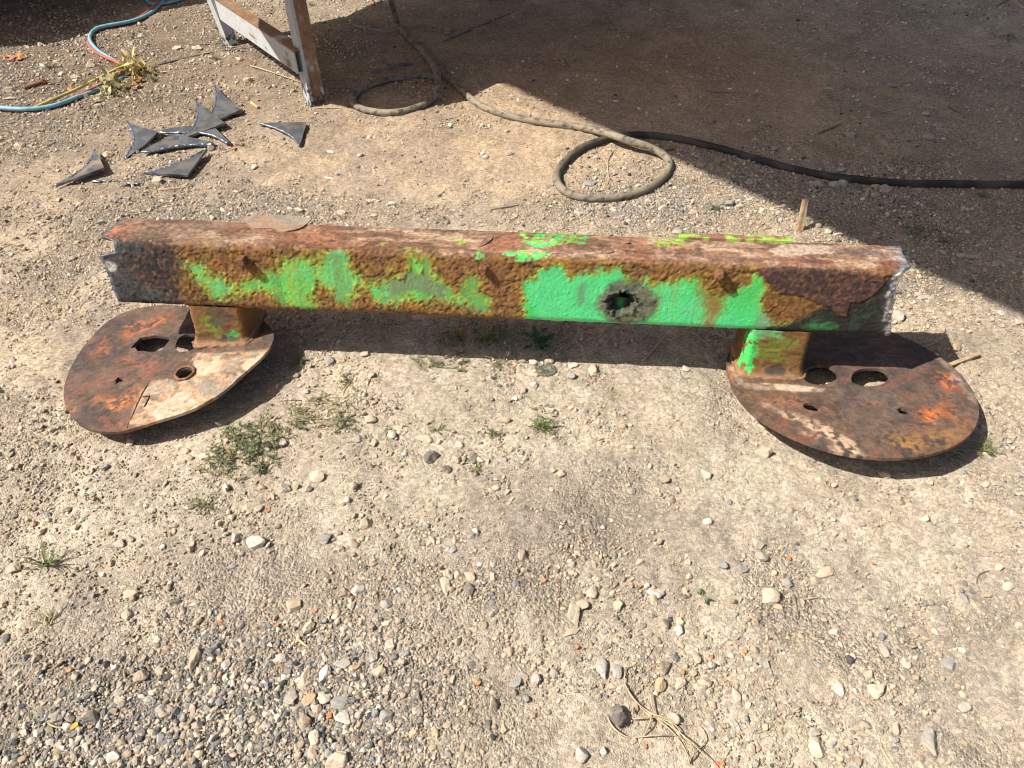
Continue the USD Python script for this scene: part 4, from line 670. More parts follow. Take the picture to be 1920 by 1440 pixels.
# ------------------------------------------------------------------ sawhorse
sh = thing('sawhorse', 'steel sawhorse end frame with grey and rusty legs and a channel brace', 'sawhorse')
M_saw = painted('old_grey_paint', fine=300., bump=.35, dist=.0015, rough=.7, vary=.2, spec=.4, coarse=60.)
def saw_part(name, P0, axes, L, prof, thick, parent, seed, rusty, label=None, grime=0.0):
    """A length L of folded steel: prof = open outline in the two side axes; axes = rows (along, a, b)."""
    prof = np.asarray(prof, float); e = np.diff(prof, axis=0); e /= np.linalg.norm(e, axis=1, keepdims=True); nn = np.stack([-e[:, 1], e[:, 0]], 1)
    nv = np.vstack([nn[:1], (nn[:-1] + nn[1:]), nn[-1:]]); ring = np.vstack([prof, (prof + nv * thick)[::-1]])
    fine = []; 
    for a_, b_ in zip(ring, np.roll(ring, -1, 0)):
        k = max(1, int(np.linalg.norm(b_ - a_) / .006)); fine += [a_ + (b_ - a_) * t for t in np.arange(k) / k]
    ring = np.array(fine); K = len(ring); H = max(3, int(L / .008)); u = np.linspace(0, L, H)
    V = P0 + u[:, None, None] * axes[0] + (ring[:, :1] * axes[1] + ring[:, 1:] * axes[2])[None]; V = V.reshape(-1, 3)
    ii, jj = np.meshgrid(np.arange(H - 1), np.arange(K), indexing='ij'); a, b = (ii * K + jj).ravel(), (ii * K + (jj + 1) % K).ravel(); f = np.vstack([np.stack([a, a + K, b + K], 1), np.stack([a, b + K, b], 1)])
    tri = sg.Polygon(ring); import mapbox_earcut as me
    cap = me.triangulate_float64(ring, np.array([K], np.uint32)).reshape(-1, 3).astype(int); f = np.vstack([f, cap, cap[:, ::-1] + (H - 1) * K])
    uu = np.repeat(u, K); a_ = np.tile(ring[:, 0], H); b_ = np.tile(ring[:, 1], H); n1, n2 = fbm(V * 16 + seed, 4), fbm(V * 60 + seed, 4); st = fbm(np.stack([uu * 7, a_ * 60 + seed, b_ * 60], -1), 3)
    r_ = rusty(uu, a_, b_) + (n1 - .5) * 1.1 + (st - .5) * .7
    cc = lerp(np.tile([.37, .375, .375], (len(V), 1)) * (.8 + .4 * n2)[:, None], np.array([.20, .118, .062]) * (.5 + 1. * n2)[:, None], smooth(.35, .6, r_)); cc = lerp(cc, [.17, .065, .025], smooth(.75, .95, r_) * smooth(.4, .6, n2))
    if grime: cc = lerp(cc, [.025, .024, .022], smooth(.50, .56, n2 + (n1 - .5) * .6) * smooth(grime, grime * .55, uu) * .95)
    m = obj(name, (V, f), M_saw, parent, color=cc); 
    if label: tag(m, label)
    return m
F1, F2 = GG(585, 200), GG(428, 84)
up1 = GY(540, -20, F1[1] + .05) - F1; up2 = GY(386, -20, F2[1] + .04) - F2; L1, L2 = np.linalg.norm(up1), np.linalg.norm(up2)
def frame_(u_):
    u_ = u_ / np.linalg.norm(u_); ln = (F1 - F2); ln[2] = 0; ln /= np.linalg.norm(ln); side = ln - (ln @ u_) * u_; side /= np.linalg.norm(side); return np.array([u_, side, np.cross(u_, side)])
A1, A2 = frame_(up1), frame_(up2)
print('saw', F1, F2, up1, up2, A1)
Ltop = .84 / A1[0][2]
saw_part('leg', F1 - A1[0] * .02, A1, Ltop, [(-.062, 0), (0, 0), (0, .072)], -.006, sh, 2., lambda u, a, b: np.where(b > .006, .62, .12), 'nearer leg, angle iron, grey on one face and rusty on the other', grime=.16)
saw_part('leg', F2 - A2[0] * .02, A2, .84 / A2[0][2], [(.03, .05), (.03, 0), (-.045, 0)], .006, sh, 5., lambda u, a, b: np.where(u < .1, .25, .05), 'farther leg, pale grey', grime=.10)
c0 = GY(556, 137, F1[1] + .01); c1 = GY(412, 36, F2[1] + .0); w0 = GY(526, 81, F1[1] + .01); w1 = GY(415, 8, F2[1])
al = c1 - c0; Lb = np.linalg.norm(al); al /= Lb; upv = np.array([0, 0, 1.]) - al[2] * al; upv /= np.linalg.norm(upv); bk = np.cross(al, upv); bk = bk if bk[1] > 0 else -bk; hgt = .5 * ((w0 - c0) @ upv + (w1 - c1) @ upv)
print('brace', c0, c1, hgt, bk)
saw_part('brace', c0 - al * .015, np.array([al, upv, bk]), Lb + .03, [(0, .05), (0, 0), (max(hgt, .07), 0), (max(hgt, .07), .062)], .006 * (1 if np.cross(al, upv) @ bk > 0 else 1), sh, 9., lambda u, a, b: np.where((a > max(hgt, .07) - .008), .75, .16), 'sloping channel brace, pale web under a rusty top flange')

# ------------------------------------------------------------------ flame cut offcuts
Z1 = (3.5556, 80, 150)
def offcut(name_pts, arc, z, label, pale=0.0, seed=1, tl=(0, 0)):
    zc = z
    pts = np.array([GG(*p)[:2] for p in Z4(name_pts, *Z1)]); cz = max(gz(*p) for p in pts); c = np.array([*pts.mean(0), cz + zc])
    # the sheet lies z above the ground, so its points are taken from the sight lines at that height
    pts = np.array([G(p[0], p[1], c[2]) for p in Z4(name_pts, *Z1)])[:, :2] - c[:2]
    pl = sg.Polygon(pts).buffer(.0015).buffer(-.001); pl = max(pl.geoms, key=lambda g: g.area) if pl.geom_type != 'Polygon' else pl
    v, f, n = plate(pl, .007, .010); x, y = v[:, 0].copy(), v[:, 1].copy(); n2, n3 = fbm(p3(x, y, 30., seed), 4), fbm(p3(x, y, 110., seed), 3)
    v[:, 2] += x * tl[0] + y * tl[1] + (n2 - .5) * .0015
    cc = lerp(np.tile([.080, .086, .093], (len(v), 1)), [.14, .145, .15], smooth(.45, .65, n2)); cc = lerp(cc, [.34, .25, .17] if pale else [.15, .12, .09], smooth(.5, .66, fbm(p3(x, y, 14., seed + 5.), 3) + pale * .25) * (.35 + pale))
    cc = lerp(cc, [.22, .18, .135], smooth(.54, .70, fbm(p3(x, y, 22., seed + 9.), 4)) * .45)
    A_ = np.array([G(p[0], p[1], c[2]) for p in Z4(arc, *Z1)])[:, :2] - c[:2]
    da = np.min(np.hypot(x[:, None] - spline(A_, 50)[None, :, 0], y[:, None] - spline(A_, 50)[None, :, 1]), 1); k = smooth(.02, .004, da + (n3 - .5) * .02); cc = lerp(cc, [.10, .125, .16], k * .8)
    t_ = thing('steel_offcut', label, 'scrap steel', 'triangular flame cut steel offcuts', loc=c)
    obj('sheet', (v, f), M_scrap, t_, color=cc, rough=np.full(len(v), .42), metal=np.full(len(v), .35))
    sp = spline(A_, 46); zz = sp[:, 0] * tl[0] + sp[:, 1] * tl[1]; r_ = .0048 * (.55 + 1.1 * noise(np.stack([np.arange(46) * .8, np.zeros(46) + seed, np.zeros(46)], -1)))
    obj('slag_edge', tube(np.c_[sp, zz - .003], r_, 7, wob=.5, seed=int(seed)), M_slag, t_, smoothing=True)
offcut([(780, 345), (800, 330), (900, 312), (985, 306), (1140, 308), (1190, 360), (1240, 408), (1228, 418), (1150, 372), (1080, 352), (1000, 345), (880, 347)], [(782, 346), (880, 348), (1000, 346), (1080, 353), (1150, 373), (1228, 418)], .020, 'long offcut half buried under the tallest pointed offcut in the pile', seed=3.)
offcut([(1145, 42), (1165, 60), (1240, 130), (1318, 186), (1180, 242), (1120, 215), (1145, 165), (1153, 110)], [(1145, 42), (1155, 90), (1152, 140), (1135, 185), (1118, 215)], .022, 'offcut at the far right of the pile, lying below the sawhorse', seed=1., tl=(.0, .05))
offcut([(1020, 142), (1060, 170), (1130, 215), (1210, 272), (1060, 316), (905, 354), (940, 320), (985, 300), (1022, 250), (1034, 195)], [(1020, 142), (1034, 195), (1024, 250), (988, 302), (940, 328), (907, 352)], .036, 'pointed offcut on top of the pile, lying over the others', seed=2., tl=(.02, .10))
offcut([(565, 290), (600, 303), (680, 325), (770, 350), (660, 425), (540, 486), (572, 440), (600, 400), (600, 345)], [(565, 290), (600, 345), (602, 400), (574, 440), (542, 484)], .024, 'dark offcut at the left of the pile with two pointed corners', seed=4., tl=(.05, .12))
offcut([(855, 362), (900, 358), (1000, 385), (1080, 402), (1140, 412), (1130, 430), (1000, 428), (850, 446), (740, 470), (658, 474), (700, 446), (770, 415)], [(1132, 428), (1000, 428), (850, 446), (740, 470), (660, 474)], .018, 'offcut in the middle of the pile with bright beads along its near edge', seed=5.)
offcut([(1450, 286), (1600, 283), (1756, 280), (1752, 310), (1728, 390), (1710, 436), (1690, 400), (1620, 345), (1530, 308)], [(1450, 289), (1530, 310), (1620, 347), (1690, 402), (1710, 436)], .014, 'single offcut lying apart on bare dirt right of the pile', seed=6.)
offcut([(665, 602), (800, 622), (968, 640), (1030, 555), (1096, 464), (1000, 512), (900, 552), (800, 582)], [(1094, 466), (1000, 512), (900, 552), (800, 582), (668, 602)], .018, 'offcut in front of the pile with a long curved cut', seed=7., tl=(.06, .0))
offcut([(345, 462), (375, 510), (410, 588), (300, 625), (180, 662), (80, 692), (180, 645), (265, 590), (320, 530)], [(345, 464), (320, 530), (265, 590), (180, 645), (82, 690)], .022, 'dusty brown topped offcut lying alone at the far left', pale=.65, seed=8., tl=(.04, .02))
for i, (px, py, L_) in enumerate([(197, 340, .05), (247, 345, .04), (240, 347, .03), (150, 338, .03)]):
    r = np.random.default_rng(60 + i); g = GG(px, py, .006); a_ = r.uniform(-.2, .9); p_ = g + np.stack([np.linspace(-1, 1, 12) * L_ * math.cos(a_), np.linspace(-1, 1, 12) * L_ * math.sin(a_), np.zeros(12)], 1) + r.normal(0, .004, (12, 3)) * [1, 1, .4]
    tag(obj('slag_drip', tube(p_, .0015 + .0045 * r.random(12) ** 2, 6, wob=.8, seed=i), M_slag, smoothing=True), ['string of bright slag left of the front offcut, farthest left but one', 'string of slag touching the left tip of the front offcut', 'shorter slag string beside the left tip of the front offcut', 'string of slag nearest the dusty brown topped offcut'][i], 'slag', 'slag strings by the offcuts')

# ------------------------------------------------------------------ plants
def leaf(v0, dirn, L, w, up, curl=.25):
    d = dirn / np.linalg.norm(dirn); s_ = np.cross(d, up); s_ /= max(np.linalg.norm(s_), 1e-6); n = np.cross(s_, d)
    return np.array([v0, v0 + d * L * .45 + s_ * w * .5 + n * L * curl * .5, v0 + d * L * .5 + n * L * curl * .32, v0 + d * L * .45 - s_ * w * .5 + n * L * curl * .5, v0 + d * L + n * L * curl * .1]), np.array([[0, 1, 2], [0, 2, 3], [1, 4, 2], [2, 4, 3]])
def weed(px, py, rx, ry, stems, per, label, cat='weed', name='weed', colr=(.17, .195, .10), L=.009, w=.0030, rise=.35, dry=.15, seed=1, centres=1, straight=.5, group=None):
    r = np.random.default_rng(seed); g0 = GG(px, py); k = px_per_m(g0); RX, RY = rx / k, ry / k * 1.35; lv_, cs, st_ = [], [], []
    for s in range(stems):
        c = np.array([r.uniform(-.7, .7) * RX, r.uniform(-.7, .7) * RY]) if centres > 1 else r.normal(0, .06, 2) * [RX, RY]
        a = r.uniform(0, 2 * np.pi); ln = r.uniform(.35, 1.0) * (1.0 if centres == 1 else .5); e = np.array([math.cos(a) * RX, math.sin(a) * RY]) * ln; m = 7; u = np.linspace(0, 1, m)
        bend = r.normal(0, .22, 2) * [RX, RY]; q = c + e * u[:, None] + bend * (u * (1 - u))[:, None] * 2; wx = g0[:2] + q; length = np.hypot(*e)
        zz = ground_z(wx[:, 0], wx[:, 1]) + .002 + (np.sin(u * np.pi * .75) * rise + straight * u * .3) * length * r.uniform(.3, 1)
        p_ = np.c_[wx, zz]; st_.append(tube(p_, np.linspace(.0014, .0006, m), 4, caps=False)); sh_ = r.uniform(.65, 1.25); isdry = r.random() < dry
        for j in range(per):
            t = r.uniform(.12, 1.0); i = min(int(t * (m - 1)), m - 2); o = p_[i] + (p_[i + 1] - p_[i]) * (t * (m - 1) - i); fw = p_[i + 1] - p_[i]; fw = fw / max(np.linalg.norm(fw), 1e-6)
            d = fw * .8 + r.normal(0, .7, 3); d[2] = abs(d[2]) * .5 + .1; V, F = leaf(o, d, L * r.uniform(.6, 1.4), w * r.uniform(.7, 1.3), np.array([0, 0, 1.]) + r.normal(0, .4, 3)); lv_.append((V, F))
            c_ = np.asarray(colr) * sh_ * r.uniform(.75, 1.25); c_ = np.array([.30, .24, .11]) * r.uniform(.7, 1.2) if isdry and r.random() < .8 else c_; cs.append(np.tile(c_, (5, 1)))
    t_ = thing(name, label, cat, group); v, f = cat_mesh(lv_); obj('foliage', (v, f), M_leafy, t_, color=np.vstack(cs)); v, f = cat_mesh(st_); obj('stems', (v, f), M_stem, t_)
M_stem = plain('weed_stem', (.17, .15, .06), rough=.8, scale=90.)
weed(462, 842, 78, 62, 95, 13, 'largest patch of low green weeds, in front of the left plate', seed=1, centres=9, dry=.2, L=.0105, w=.0036)
weed(600, 775, 85, 38, 46, 9, 'sparse half dry weed patch right of the large weed patch', seed=2, centres=9, dry=.4)
weed(548, 800, 30, 14, 14, 9, 'weed tuft joining the large weed patch to the sparse one', seed=14, centres=4, dry=.25)
weed(650, 800, 30, 16, 16, 8, 'weed tuft at the right end of the sparse patch, by a tan stone', seed=15, centres=4, dry=.3)
weed(385, 950, 34, 20, 14, 8, 'small weed at the lower left of the large weed patch', seed=3)
weed(1018, 803, 34, 30, 16, 13, 'bright green weed standing alone on bare dirt below the beam', seed=4, rise=.8, colr=(.12, .2, .06), L=.013, dry=.02)
weed(925, 815, 22, 15, 11, 9, 'tiny dark weed left of the bright green lone weed', seed=5, rise=.7)
weed(822, 680, 70, 24, 34, 9, 'trailing weed at the edge of the beam shadow, left of centre', seed=6, centres=6, dry=.25)
weed(935, 682, 38, 34, 10, 9, 'thin trailing weed left of the clear glass piece', seed=7, dry=.3)
weed(655, 715, 26, 34, 10, 8, 'faint yellowish weed right of the left plate', seed=8, dry=.5)
weed(560, 682, 24, 18, 12, 8, 'small weed at the rim of the left plate shadow', seed=9, dry=.1)
weed(1843, 845, 32, 20, 22, 9, 'green weed beside the right rim of the right plate', seed=10, rise=.6)
weed(820, 808, 20, 12, 7, 7, 'very small weed on cracked dirt below the trailing weed', seed=11)
weed(893, 885, 14, 10, 6, 6, 'tiny sprout beside two dark stones', seed=12, colr=(.12, .2, .07))
weed(1316, 1117, 13, 14, 4, 3, 'little broad leaved seedling in the right foreground', seed=13, L=.014, w=.008, colr=(.11, .17, .09), dry=0)
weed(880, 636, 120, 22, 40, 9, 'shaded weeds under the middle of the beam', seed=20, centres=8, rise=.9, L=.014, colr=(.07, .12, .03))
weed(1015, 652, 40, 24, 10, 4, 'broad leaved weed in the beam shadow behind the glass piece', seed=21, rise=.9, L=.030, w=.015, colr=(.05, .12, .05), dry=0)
weed(150, 690, 30, 20, 10, 8, 'dry weed wisp touching the left rim of the left plate', seed=22, dry=.5)
for i, (px, py, s_, lb) in enumerate([(1180, 5, 70, 'low grass at the shaded top edge right of the middle'), (1715, 436, 32, 'green weed in the shade behind the right beam end'), (1120, 45, 44, 'faint weed in the shade below the top edge grass'), (95, 128, 16, 'sprout left of the dried plant by an orange chip'), (1895, 75, 34, 'weed at the shaded right edge near the top'), (290, 152, 16, 'grass sprout right of the dried plant'), (405, 112, 14, 'thin grass sprout under the sawhorse brace'), (168, 20, 22, 'weed leaves in the dark top left corner'), (920, 3, 20, 'little weed at the top edge, middle'), (1770, 455, 26, 'wispy weed in the shade right of the beam end'), (1840, 370, 16, 'small weed in the shade below the hose'), (1045, 335, 8, 'leaf touching the left side of the hose loop'), (585, 12, 14, 'grass sprout right of the nearer sawhorse leg'), (1340, 392, 16, 'weed sprout by a blue grey stone behind the beam')]):
    weed(px, py, s_, s_ * .45, 6 + s_ // 4, 8, lb, seed=40 + i, centres=3 if s_ > 30 else 1, rise=.7, L=.014, dry=.1)
def grass(px, py, rpx, n, label, seed, colr=(.15, .17, .07), hh=.05):
    r = np.random.default_rng(seed); g0 = GG(px, py); R0 = rpx / px_per_m(g0); out, cs = [], []
    for i in range(n):
        a = r.uniform(0, 2 * np.pi); ln = R0 * r.uniform(.5, 1.1); m = 6; u = np.linspace(0, 1, m); d = np.array([math.cos(a), math.sin(a)]); c = g0[:2] + r.normal(0, .006, 2)
        p_ = np.c_[c + d * (ln * u)[:, None], g0[2] + np.sin(u * 2.0) * hh * r.uniform(.3, 1)]; s_ = np.array([-d[1], d[0], 0]); w_ = (.0018 * (1 - u) + .0003)[:, None]
        V = np.vstack([p_ - s_ * w_, p_ + s_ * w_]); j = np.arange(m - 1); out.append((V, np.vstack([np.stack([j, j + 1, j + m + 1], 1), np.stack([j, j + m + 1, j + m], 1)]))); cs.append(np.tile(np.asarray(colr) * r.uniform(.6, 1.4), (2 * m, 1)))
    t_ = thing('grass_tuft', label, 'grass'); v, f = cat_mesh(out); obj('blades', (v, f), M_leafy, t_, color=np.vstack(cs))
grass(88, 1058, 50, 26, 'tuft of dry green grass at the left edge of the foreground', 1)
grass(90, 1168, 40, 12, 'thin pale grass tuft below the left edge grass', 2, colr=(.28, .25, .13), hh=.02)
# dried plant on the hose
dp_ = thing('dried_plant', 'wilted yellow plant with a straight stem lying across the thin hose', 'dried plant')
sp = spline([GG(64, 203, .006), GG(105, 184, .015), GG(150, 164, .028), GG(195, 141, .04), GG(238, 121, .05)], 40)
M_stalk = plain('green_stalk', (.36, .33, .11), rough=.7, scale=25., vary=.35); obj('stem', tube(sp, np.linspace(.0085, .0055, 40), 9), M_stalk, dp_, smoothing=True)
def crumple(px, py, n, spread, seed, colr, zb):
    r = np.random.default_rng(seed); g0 = GG(px, py, zb); R0 = spread / px_per_m(g0); out, cs = [], []
    for i in range(n):
        c = g0 + r.normal(0, .35, 3) * [R0, R0, .02]; d = r.normal(0, 1, 3); d[2] -= .3; d /= np.linalg.norm(d); m = 8; u = np.linspace(0, 1, m); L = R0 * r.uniform(.5, 1.1); s0 = np.cross(d, r.normal(0, 1, 3)); s0 /= np.linalg.norm(s0)
        p_ = c + d * (u * L)[:, None] + np.cross(d, s0) * (np.sin(u * r.uniform(2, 5)) * L * .25)[:, None]; w_ = (np.sin(u * np.pi * .95 + .1) * .011 * r.uniform(.5, 1.2))[:, None]; tw_ = u * r.uniform(-2.5, 2.5)
        s_ = np.cos(tw_)[:, None] * s0 + np.sin(tw_)[:, None] * np.cross(d, s0); V = np.vstack([p_ - s_ * w_, p_ + s_ * w_]); V[:, 2] = np.maximum(V[:, 2], g0[2] - zb + .002); j = np.arange(m - 1)
        out.append((V, np.vstack([np.stack([j, j + 1, j + m + 1], 1), np.stack([j, j + m + 1, j + m], 1)]))); cs.append(np.tile(np.asarray(colr) * r.uniform(.65, 1.2), (2 * m, 1)))
    v, f = cat_mesh(out); obj('withered_leaves', (v, f), M_leafy, dp_, color=np.vstack(cs))
crumple(207, 160, 44, 36, 1, (.42, .38, .20), .03); crumple(250, 122, 46, 36, 2, (.50, .41, .17), .04); crumple(256, 148, 12, 20, 3, (.36, .19, .06), .02); crumple(180, 186, 10, 22, 4, (.42, .37, .2), .012)

# ------------------------------------------------------------------ twigs, straw, chips and other litter
def twig(pts, r, label, m=None, name='twig', cat='twig', group=None, seed=0, up=.002):
    q = spline([GG(p[0], p[1], (p[2] if len(p) > 2 else 0) + up) for p in pts], max(6, 5 * len(pts))); rr = np.linspace(r, r * .55, len(q))
    tag(obj(name, tube(q, rr, 6, wob=.3, seed=seed), m or M_wood, smoothing=True), label, cat, group)
M_twig = plain('grey_twig', (.14, .115, .09), rough=.9, scale=80., vary=.35)
twig([(832, 78), (880, 57), (940, 32), (1000, 8)], .006, 'long straight stick in the shade right of the hanging hose', M_twig, name='stick', cat='stick')
twig([(662, 48), (695, 55), (732, 61)], .010, 'grey stick in the shade left of the hanging hose', plain('grey_stick', (.22, .21, .20), rough=.8), name='stick', cat='stick')
twig([(268, 128), (310, 118), (355, 107), (400, 98), (440, 93), (478, 88)], .005, 'thin dark cable running from the dried plant to the sawhorse', M_rubber, name='thin_cable', cat='cable')
twig([(470, 123), (512, 136), (560, 153)], .004, 'pale straw leaning by the nearer sawhorse leg', M_straw, name='straw', cat='straw', up=.01)
twig([(588, 203), (640, 202)], .003, 'short straw at the foot of the nearer sawhorse leg', M_straw, name='straw', cat='straw')
twig([(560, 222), (612, 212)], .003, 'thin straw between the lone offcut and the sawhorse', M_straw, name='straw', cat='straw')
twig([(299, 356), (330, 353), (360, 348)], .006, 'tan twig in front of the steel offcuts', M_wood)
twig([(920, 394), (945, 389), (972, 385)], .004, 'grey twig on the dirt just behind the beam', M_twig)
twig([(1132, 353), (1141, 335), (1139, 312), (1149, 285)], .0035, 'forked straw stem inside the nearer hose loop', M_straw, name='straw', cat='straw')
twig([(1140, 312), (1131, 296), (1124, 292)], .003, 'short side straw inside the nearer hose loop', M_straw, name='straw', cat='straw')
twig([(930, 203), (950, 213)], .003, 'straw crossing the hose at the sunlit wedge', M_straw, name='straw', cat='straw', up=.03)
twig([(1535, 250), (1555, 242), (1577, 232)], .007, 'brown stick in the shade behind the beam end', M_twig, name='stick', cat='stick')
twig([(1655, 210), (1680, 205), (1704, 200)], .004, 'tan twig in the middle of the large shade', M_straw)
twig([(1778, 200), (1795, 210), (1810, 218)], .004, 'grey twig in the large shade near the right', M_twig)
twig([(1320, 203), (1338, 187)], .004, 'short twig in the large shade above the hose', M_straw)
twig([(1322, 170), (1350, 173), (1372, 173)], .003, 'thin twig lying level in the large shade', M_twig)
twig([(1836, 43), (1836, 23)], .0035, 'pale straw standing in the shade at the upper right', M_straw, name='straw', cat='straw')
twig([(1900, 0), (1912, 10), (1930, 22)], .012, 'branch at the top right corner', M_wood, name='stick', cat='stick')
twig([(1868, 12), (1890, 0)], .006, 'thin branch beside the top right corner branch', M_twig, name='stick', cat='stick')
twig([(1705, 652), (1745, 646), (1766, 632), (1770, 612)], .003, 'curved straw in the shadow behind the right plate', M_straw, name='straw', cat='straw', up=.006)
twig([(1205, 676), (1228, 652), (1246, 632)], .0035, 'leaning straw in the beam shadow', M_straw, name='straw', cat='straw', up=.008)
twig([(1250, 636), (1275, 630), (1296, 622), (1320, 640), (1333, 648), (1322, 655)], .0028, 'bent straw loop in the beam shadow left of the right leg', M_straw, name='straw', cat='straw', up=.01)
twig([(600, 690), (680, 668), (745, 648)], .0008, 'hair thin stem at the edge of the beam shadow', M_straw, name='straw', cat='straw', up=.004)
twig([(900, 794), (930, 801)], .0022, 'tiny straw right above the small dark weed', M_straw, name='straw', cat='straw')
twig([(1052, 1082), (1050, 1110), (1046, 1165)], .0010, 'thin reddish stem left of the pale tan stones', M_rust, name='straw', cat='straw')
twig([(1137, 1122), (1155, 1114), (1175, 1112)], .0022, 'bent straw beside the pale tan stones', M_straw, name='straw', cat='straw')
twig([(1488, 1115), (1493, 1135), (1498, 1160)], .003, 'dark curved twig right of the large pale stone', M_twig)
twig([(1500, 1125), (1538, 1119)], .0028, 'pale straw right of the large pale stone', M_straw, name='straw', cat='straw')
twig([(1832, 1095), (1836, 1078), (1855, 1070)], .0022, 'curled twig at the right of the foreground', M_twig)
twig([(1652, 1402), (1676, 1440)], .003, 'straw at the bottom edge on the right', M_straw, name='straw', cat='straw')
twig([(1605, 1375), (1638, 1382)], .0022, 'faint straw above the bottom right straw', M_straw, name='straw', cat='straw')
twig([(430, 1000), (420, 1004)], .003, 'tiny stick left of the whitish stone', M_twig)
twig([(150, 690), (165, 683), (182, 681)], .0025, 'thin twig at the left of the left plate', M_twig)
twig([(515, 1310), (538, 1322), (566, 1338)], .0028, 'thin straw in the loose gravel', M_straw, name='straw', cat='straw')
twig([(90, 1355), (105, 1363), (140, 1365)], .002, 'pale curved straw in the lower left gravel', M_straw, name='straw', cat='straw')
twig([(558, 1198), (580, 1215)], .0035, 'short tan twig in the gravel left of centre', M_straw)
ds = thing('dry_straw', 'bundle of dry bent straw stems beside the dark slate stone', 'dry grass')
r = np.random.default_rng(8)
for pts in ([(1175, 1280), (1172, 1262), (1180, 1250), (1195, 1246)], [(1172, 1280), (1178, 1298), (1195, 1318), (1215, 1335), (1235, 1345), (1262, 1360), (1280, 1378), (1298, 1400), (1296, 1425)], [(1180, 1295), (1200, 1322), (1225, 1338), (1250, 1348), (1285, 1358), (1310, 1362), (1323, 1380), (1318, 1395), (1300, 1412), (1292, 1432)], [(1187, 1347), (1215, 1346), (1245, 1348), (1265, 1362), (1278, 1385), (1290, 1410)], [(1140, 1345), (1148, 1362), (1170, 1378), (1190, 1383), (1225, 1380), (1262, 1380), (1285, 1390)], [(1222, 1340), (1216, 1362), (1205, 1385), (1195, 1402)], [(1222, 1300), (1224, 1325), (1232, 1342)], [(1228, 1342), (1260, 1362), (1300, 1395), (1345, 1440)], [(1215, 1336), (1240, 1352), (1268, 1378), (1286, 1404), (1293, 1430)], [(1188, 1325), (1185, 1340), (1192, 1330)], [(1200, 1325), (1232, 1347), (1255, 1352), (1275, 1372)], [(1293, 1432), (1300, 1415), (1318, 1398)]):
    q = spline([GG(a + r.normal(0, 1), b + r.normal(0, 1), .003 + r.uniform(0, .012)) for a, b in pts], 26); obj('stem', tube(q, np.linspace(.0017, .0009, 26) * r.uniform(.8, 1.2), 6, wob=.25, seed=int(r.integers(99))), M_straw, ds, smoothing=True)
def chip(px, py, w, h, m, label, name, cat, group=None, seed=0, th=.003, lift=.002):
    r = np.random.default_rng(900 + seed); g = GG(px, py); k = px_per_m(g); t = np.sort(r.uniform(0, 2 * np.pi, 11)); rr = r.uniform(.6, 1.05, 11); pl = sg.Polygon(np.stack([np.cos(t) * rr * w / k / 2, np.sin(t) * rr * h / k * .62], 1)).buffer(.0006)
    v, f, n = plate(pl, max(.003, w / k / 7), th); v[:, 2] += (fbm(v * 60 + seed, 3) - .5) * w / k * .5 + lift + th; a = r.normal(0, .18, 2); v[:, 2] += v[:, 0] * a[0] + v[:, 1] * a[1]
    m_ = obj(name, (v + g, f), m)
    if label: tag(m_, label, cat, group)
    return m_
CH = [(590, 1145, 14, 8), (413, 1166, 12, 8), (520, 1174, 11, 8), (130, 1259, 14, 7), (524, 1251, 10, 7), (668, 1253, 13, 8), (617, 1344, 13, 14), (895, 1282, 18, 12), (170, 1364, 9, 8), (315, 1220, 6, 5), (1020, 1090, 10, 8), (1201, 1100, 10, 7), (1479, 1048, 7, 10), (1396, 1222, 10, 9), (1333, 1232, 9, 8), (1280, 1262, 9, 8), (1210, 1400, 7, 9), (1000, 1344, 9, 7), (1636, 1058, 9, 6), (502, 960, 10, 8), (1360, 1277, 8, 5), (1081, 1215, 9, 8), (962, 690, 8, 6), (1345, 1434, 10, 9), (30, 108, 36, 18), (137, 170, 26, 16), (1258, 283, 26, 14), (438, 280, 14, 12), (485, 189, 12, 9), (1088, 313, 12, 8)]
CHS, WHS = {}, {}
for i, (px, py, w, h) in enumerate(CH):
    big = w > 20; lb = {24: 'large orange flake under the clump at the upper left edge', 25: 'orange chip under the stem of the dried plant', 26: 'brown orange chip beside the nearer hose loop', 27: 'orange chip by the offcuts on bare dirt', 28: 'orange chip right of the top offcut', 29: 'orange chip inside the nearer hose loop'}.get(i)
    m_ = chip(px, py, w * .85, h * .85, M_orange if i != 26 else M_rust, lb, 'paint_chip', 'paint chip', 'orange paint chips on the ground', seed=i)
    if not lb: CHS.setdefault(('orange paint chip', gi(px, py)), []).append((px, py, m_))
name_apart(CHS, 'paint chip', lambda pl: 'orange paint chips ' + pl)
for j in range(5): CHS.setdefault(('orange flake', 'in the clump at the upper left edge'), []).append((30 + (j - 2) * 8, 0, chip(30 + (j - 2) * 8, 108 + (j % 2) * 5, 14, 10, M_orange, None, 'paint_chip', 'paint chip', seed=50 + j, lift=.006)))
name_apart({k: v for k, v in CHS.items() if k[0] == 'orange flake'}, 'paint chip', lambda pl: 'orange flakes ' + pl)
chip(142, 1364, 12, 14, plain('yellow_chip', (.50, .29, .05), rough=.6), 'yellow orange chip in the lower left gravel', 'paint_chip', 'paint chip', seed=70, th=.006); chip(1352, 1432, 14, 15, M_orange, 'orange chip at the bottom edge on the right', 'paint_chip', 'paint chip', seed=71)
chip(868, 621, 22, 24, plain('rust_leaf', (.45, .17, .03), rough=.7), 'orange fallen leaf in the shade under the beam', 'fallen_leaf', 'leaf', seed=72, th=.0015)
M_white = plain('white_scrap', (.62, .60, .55), rough=.8)
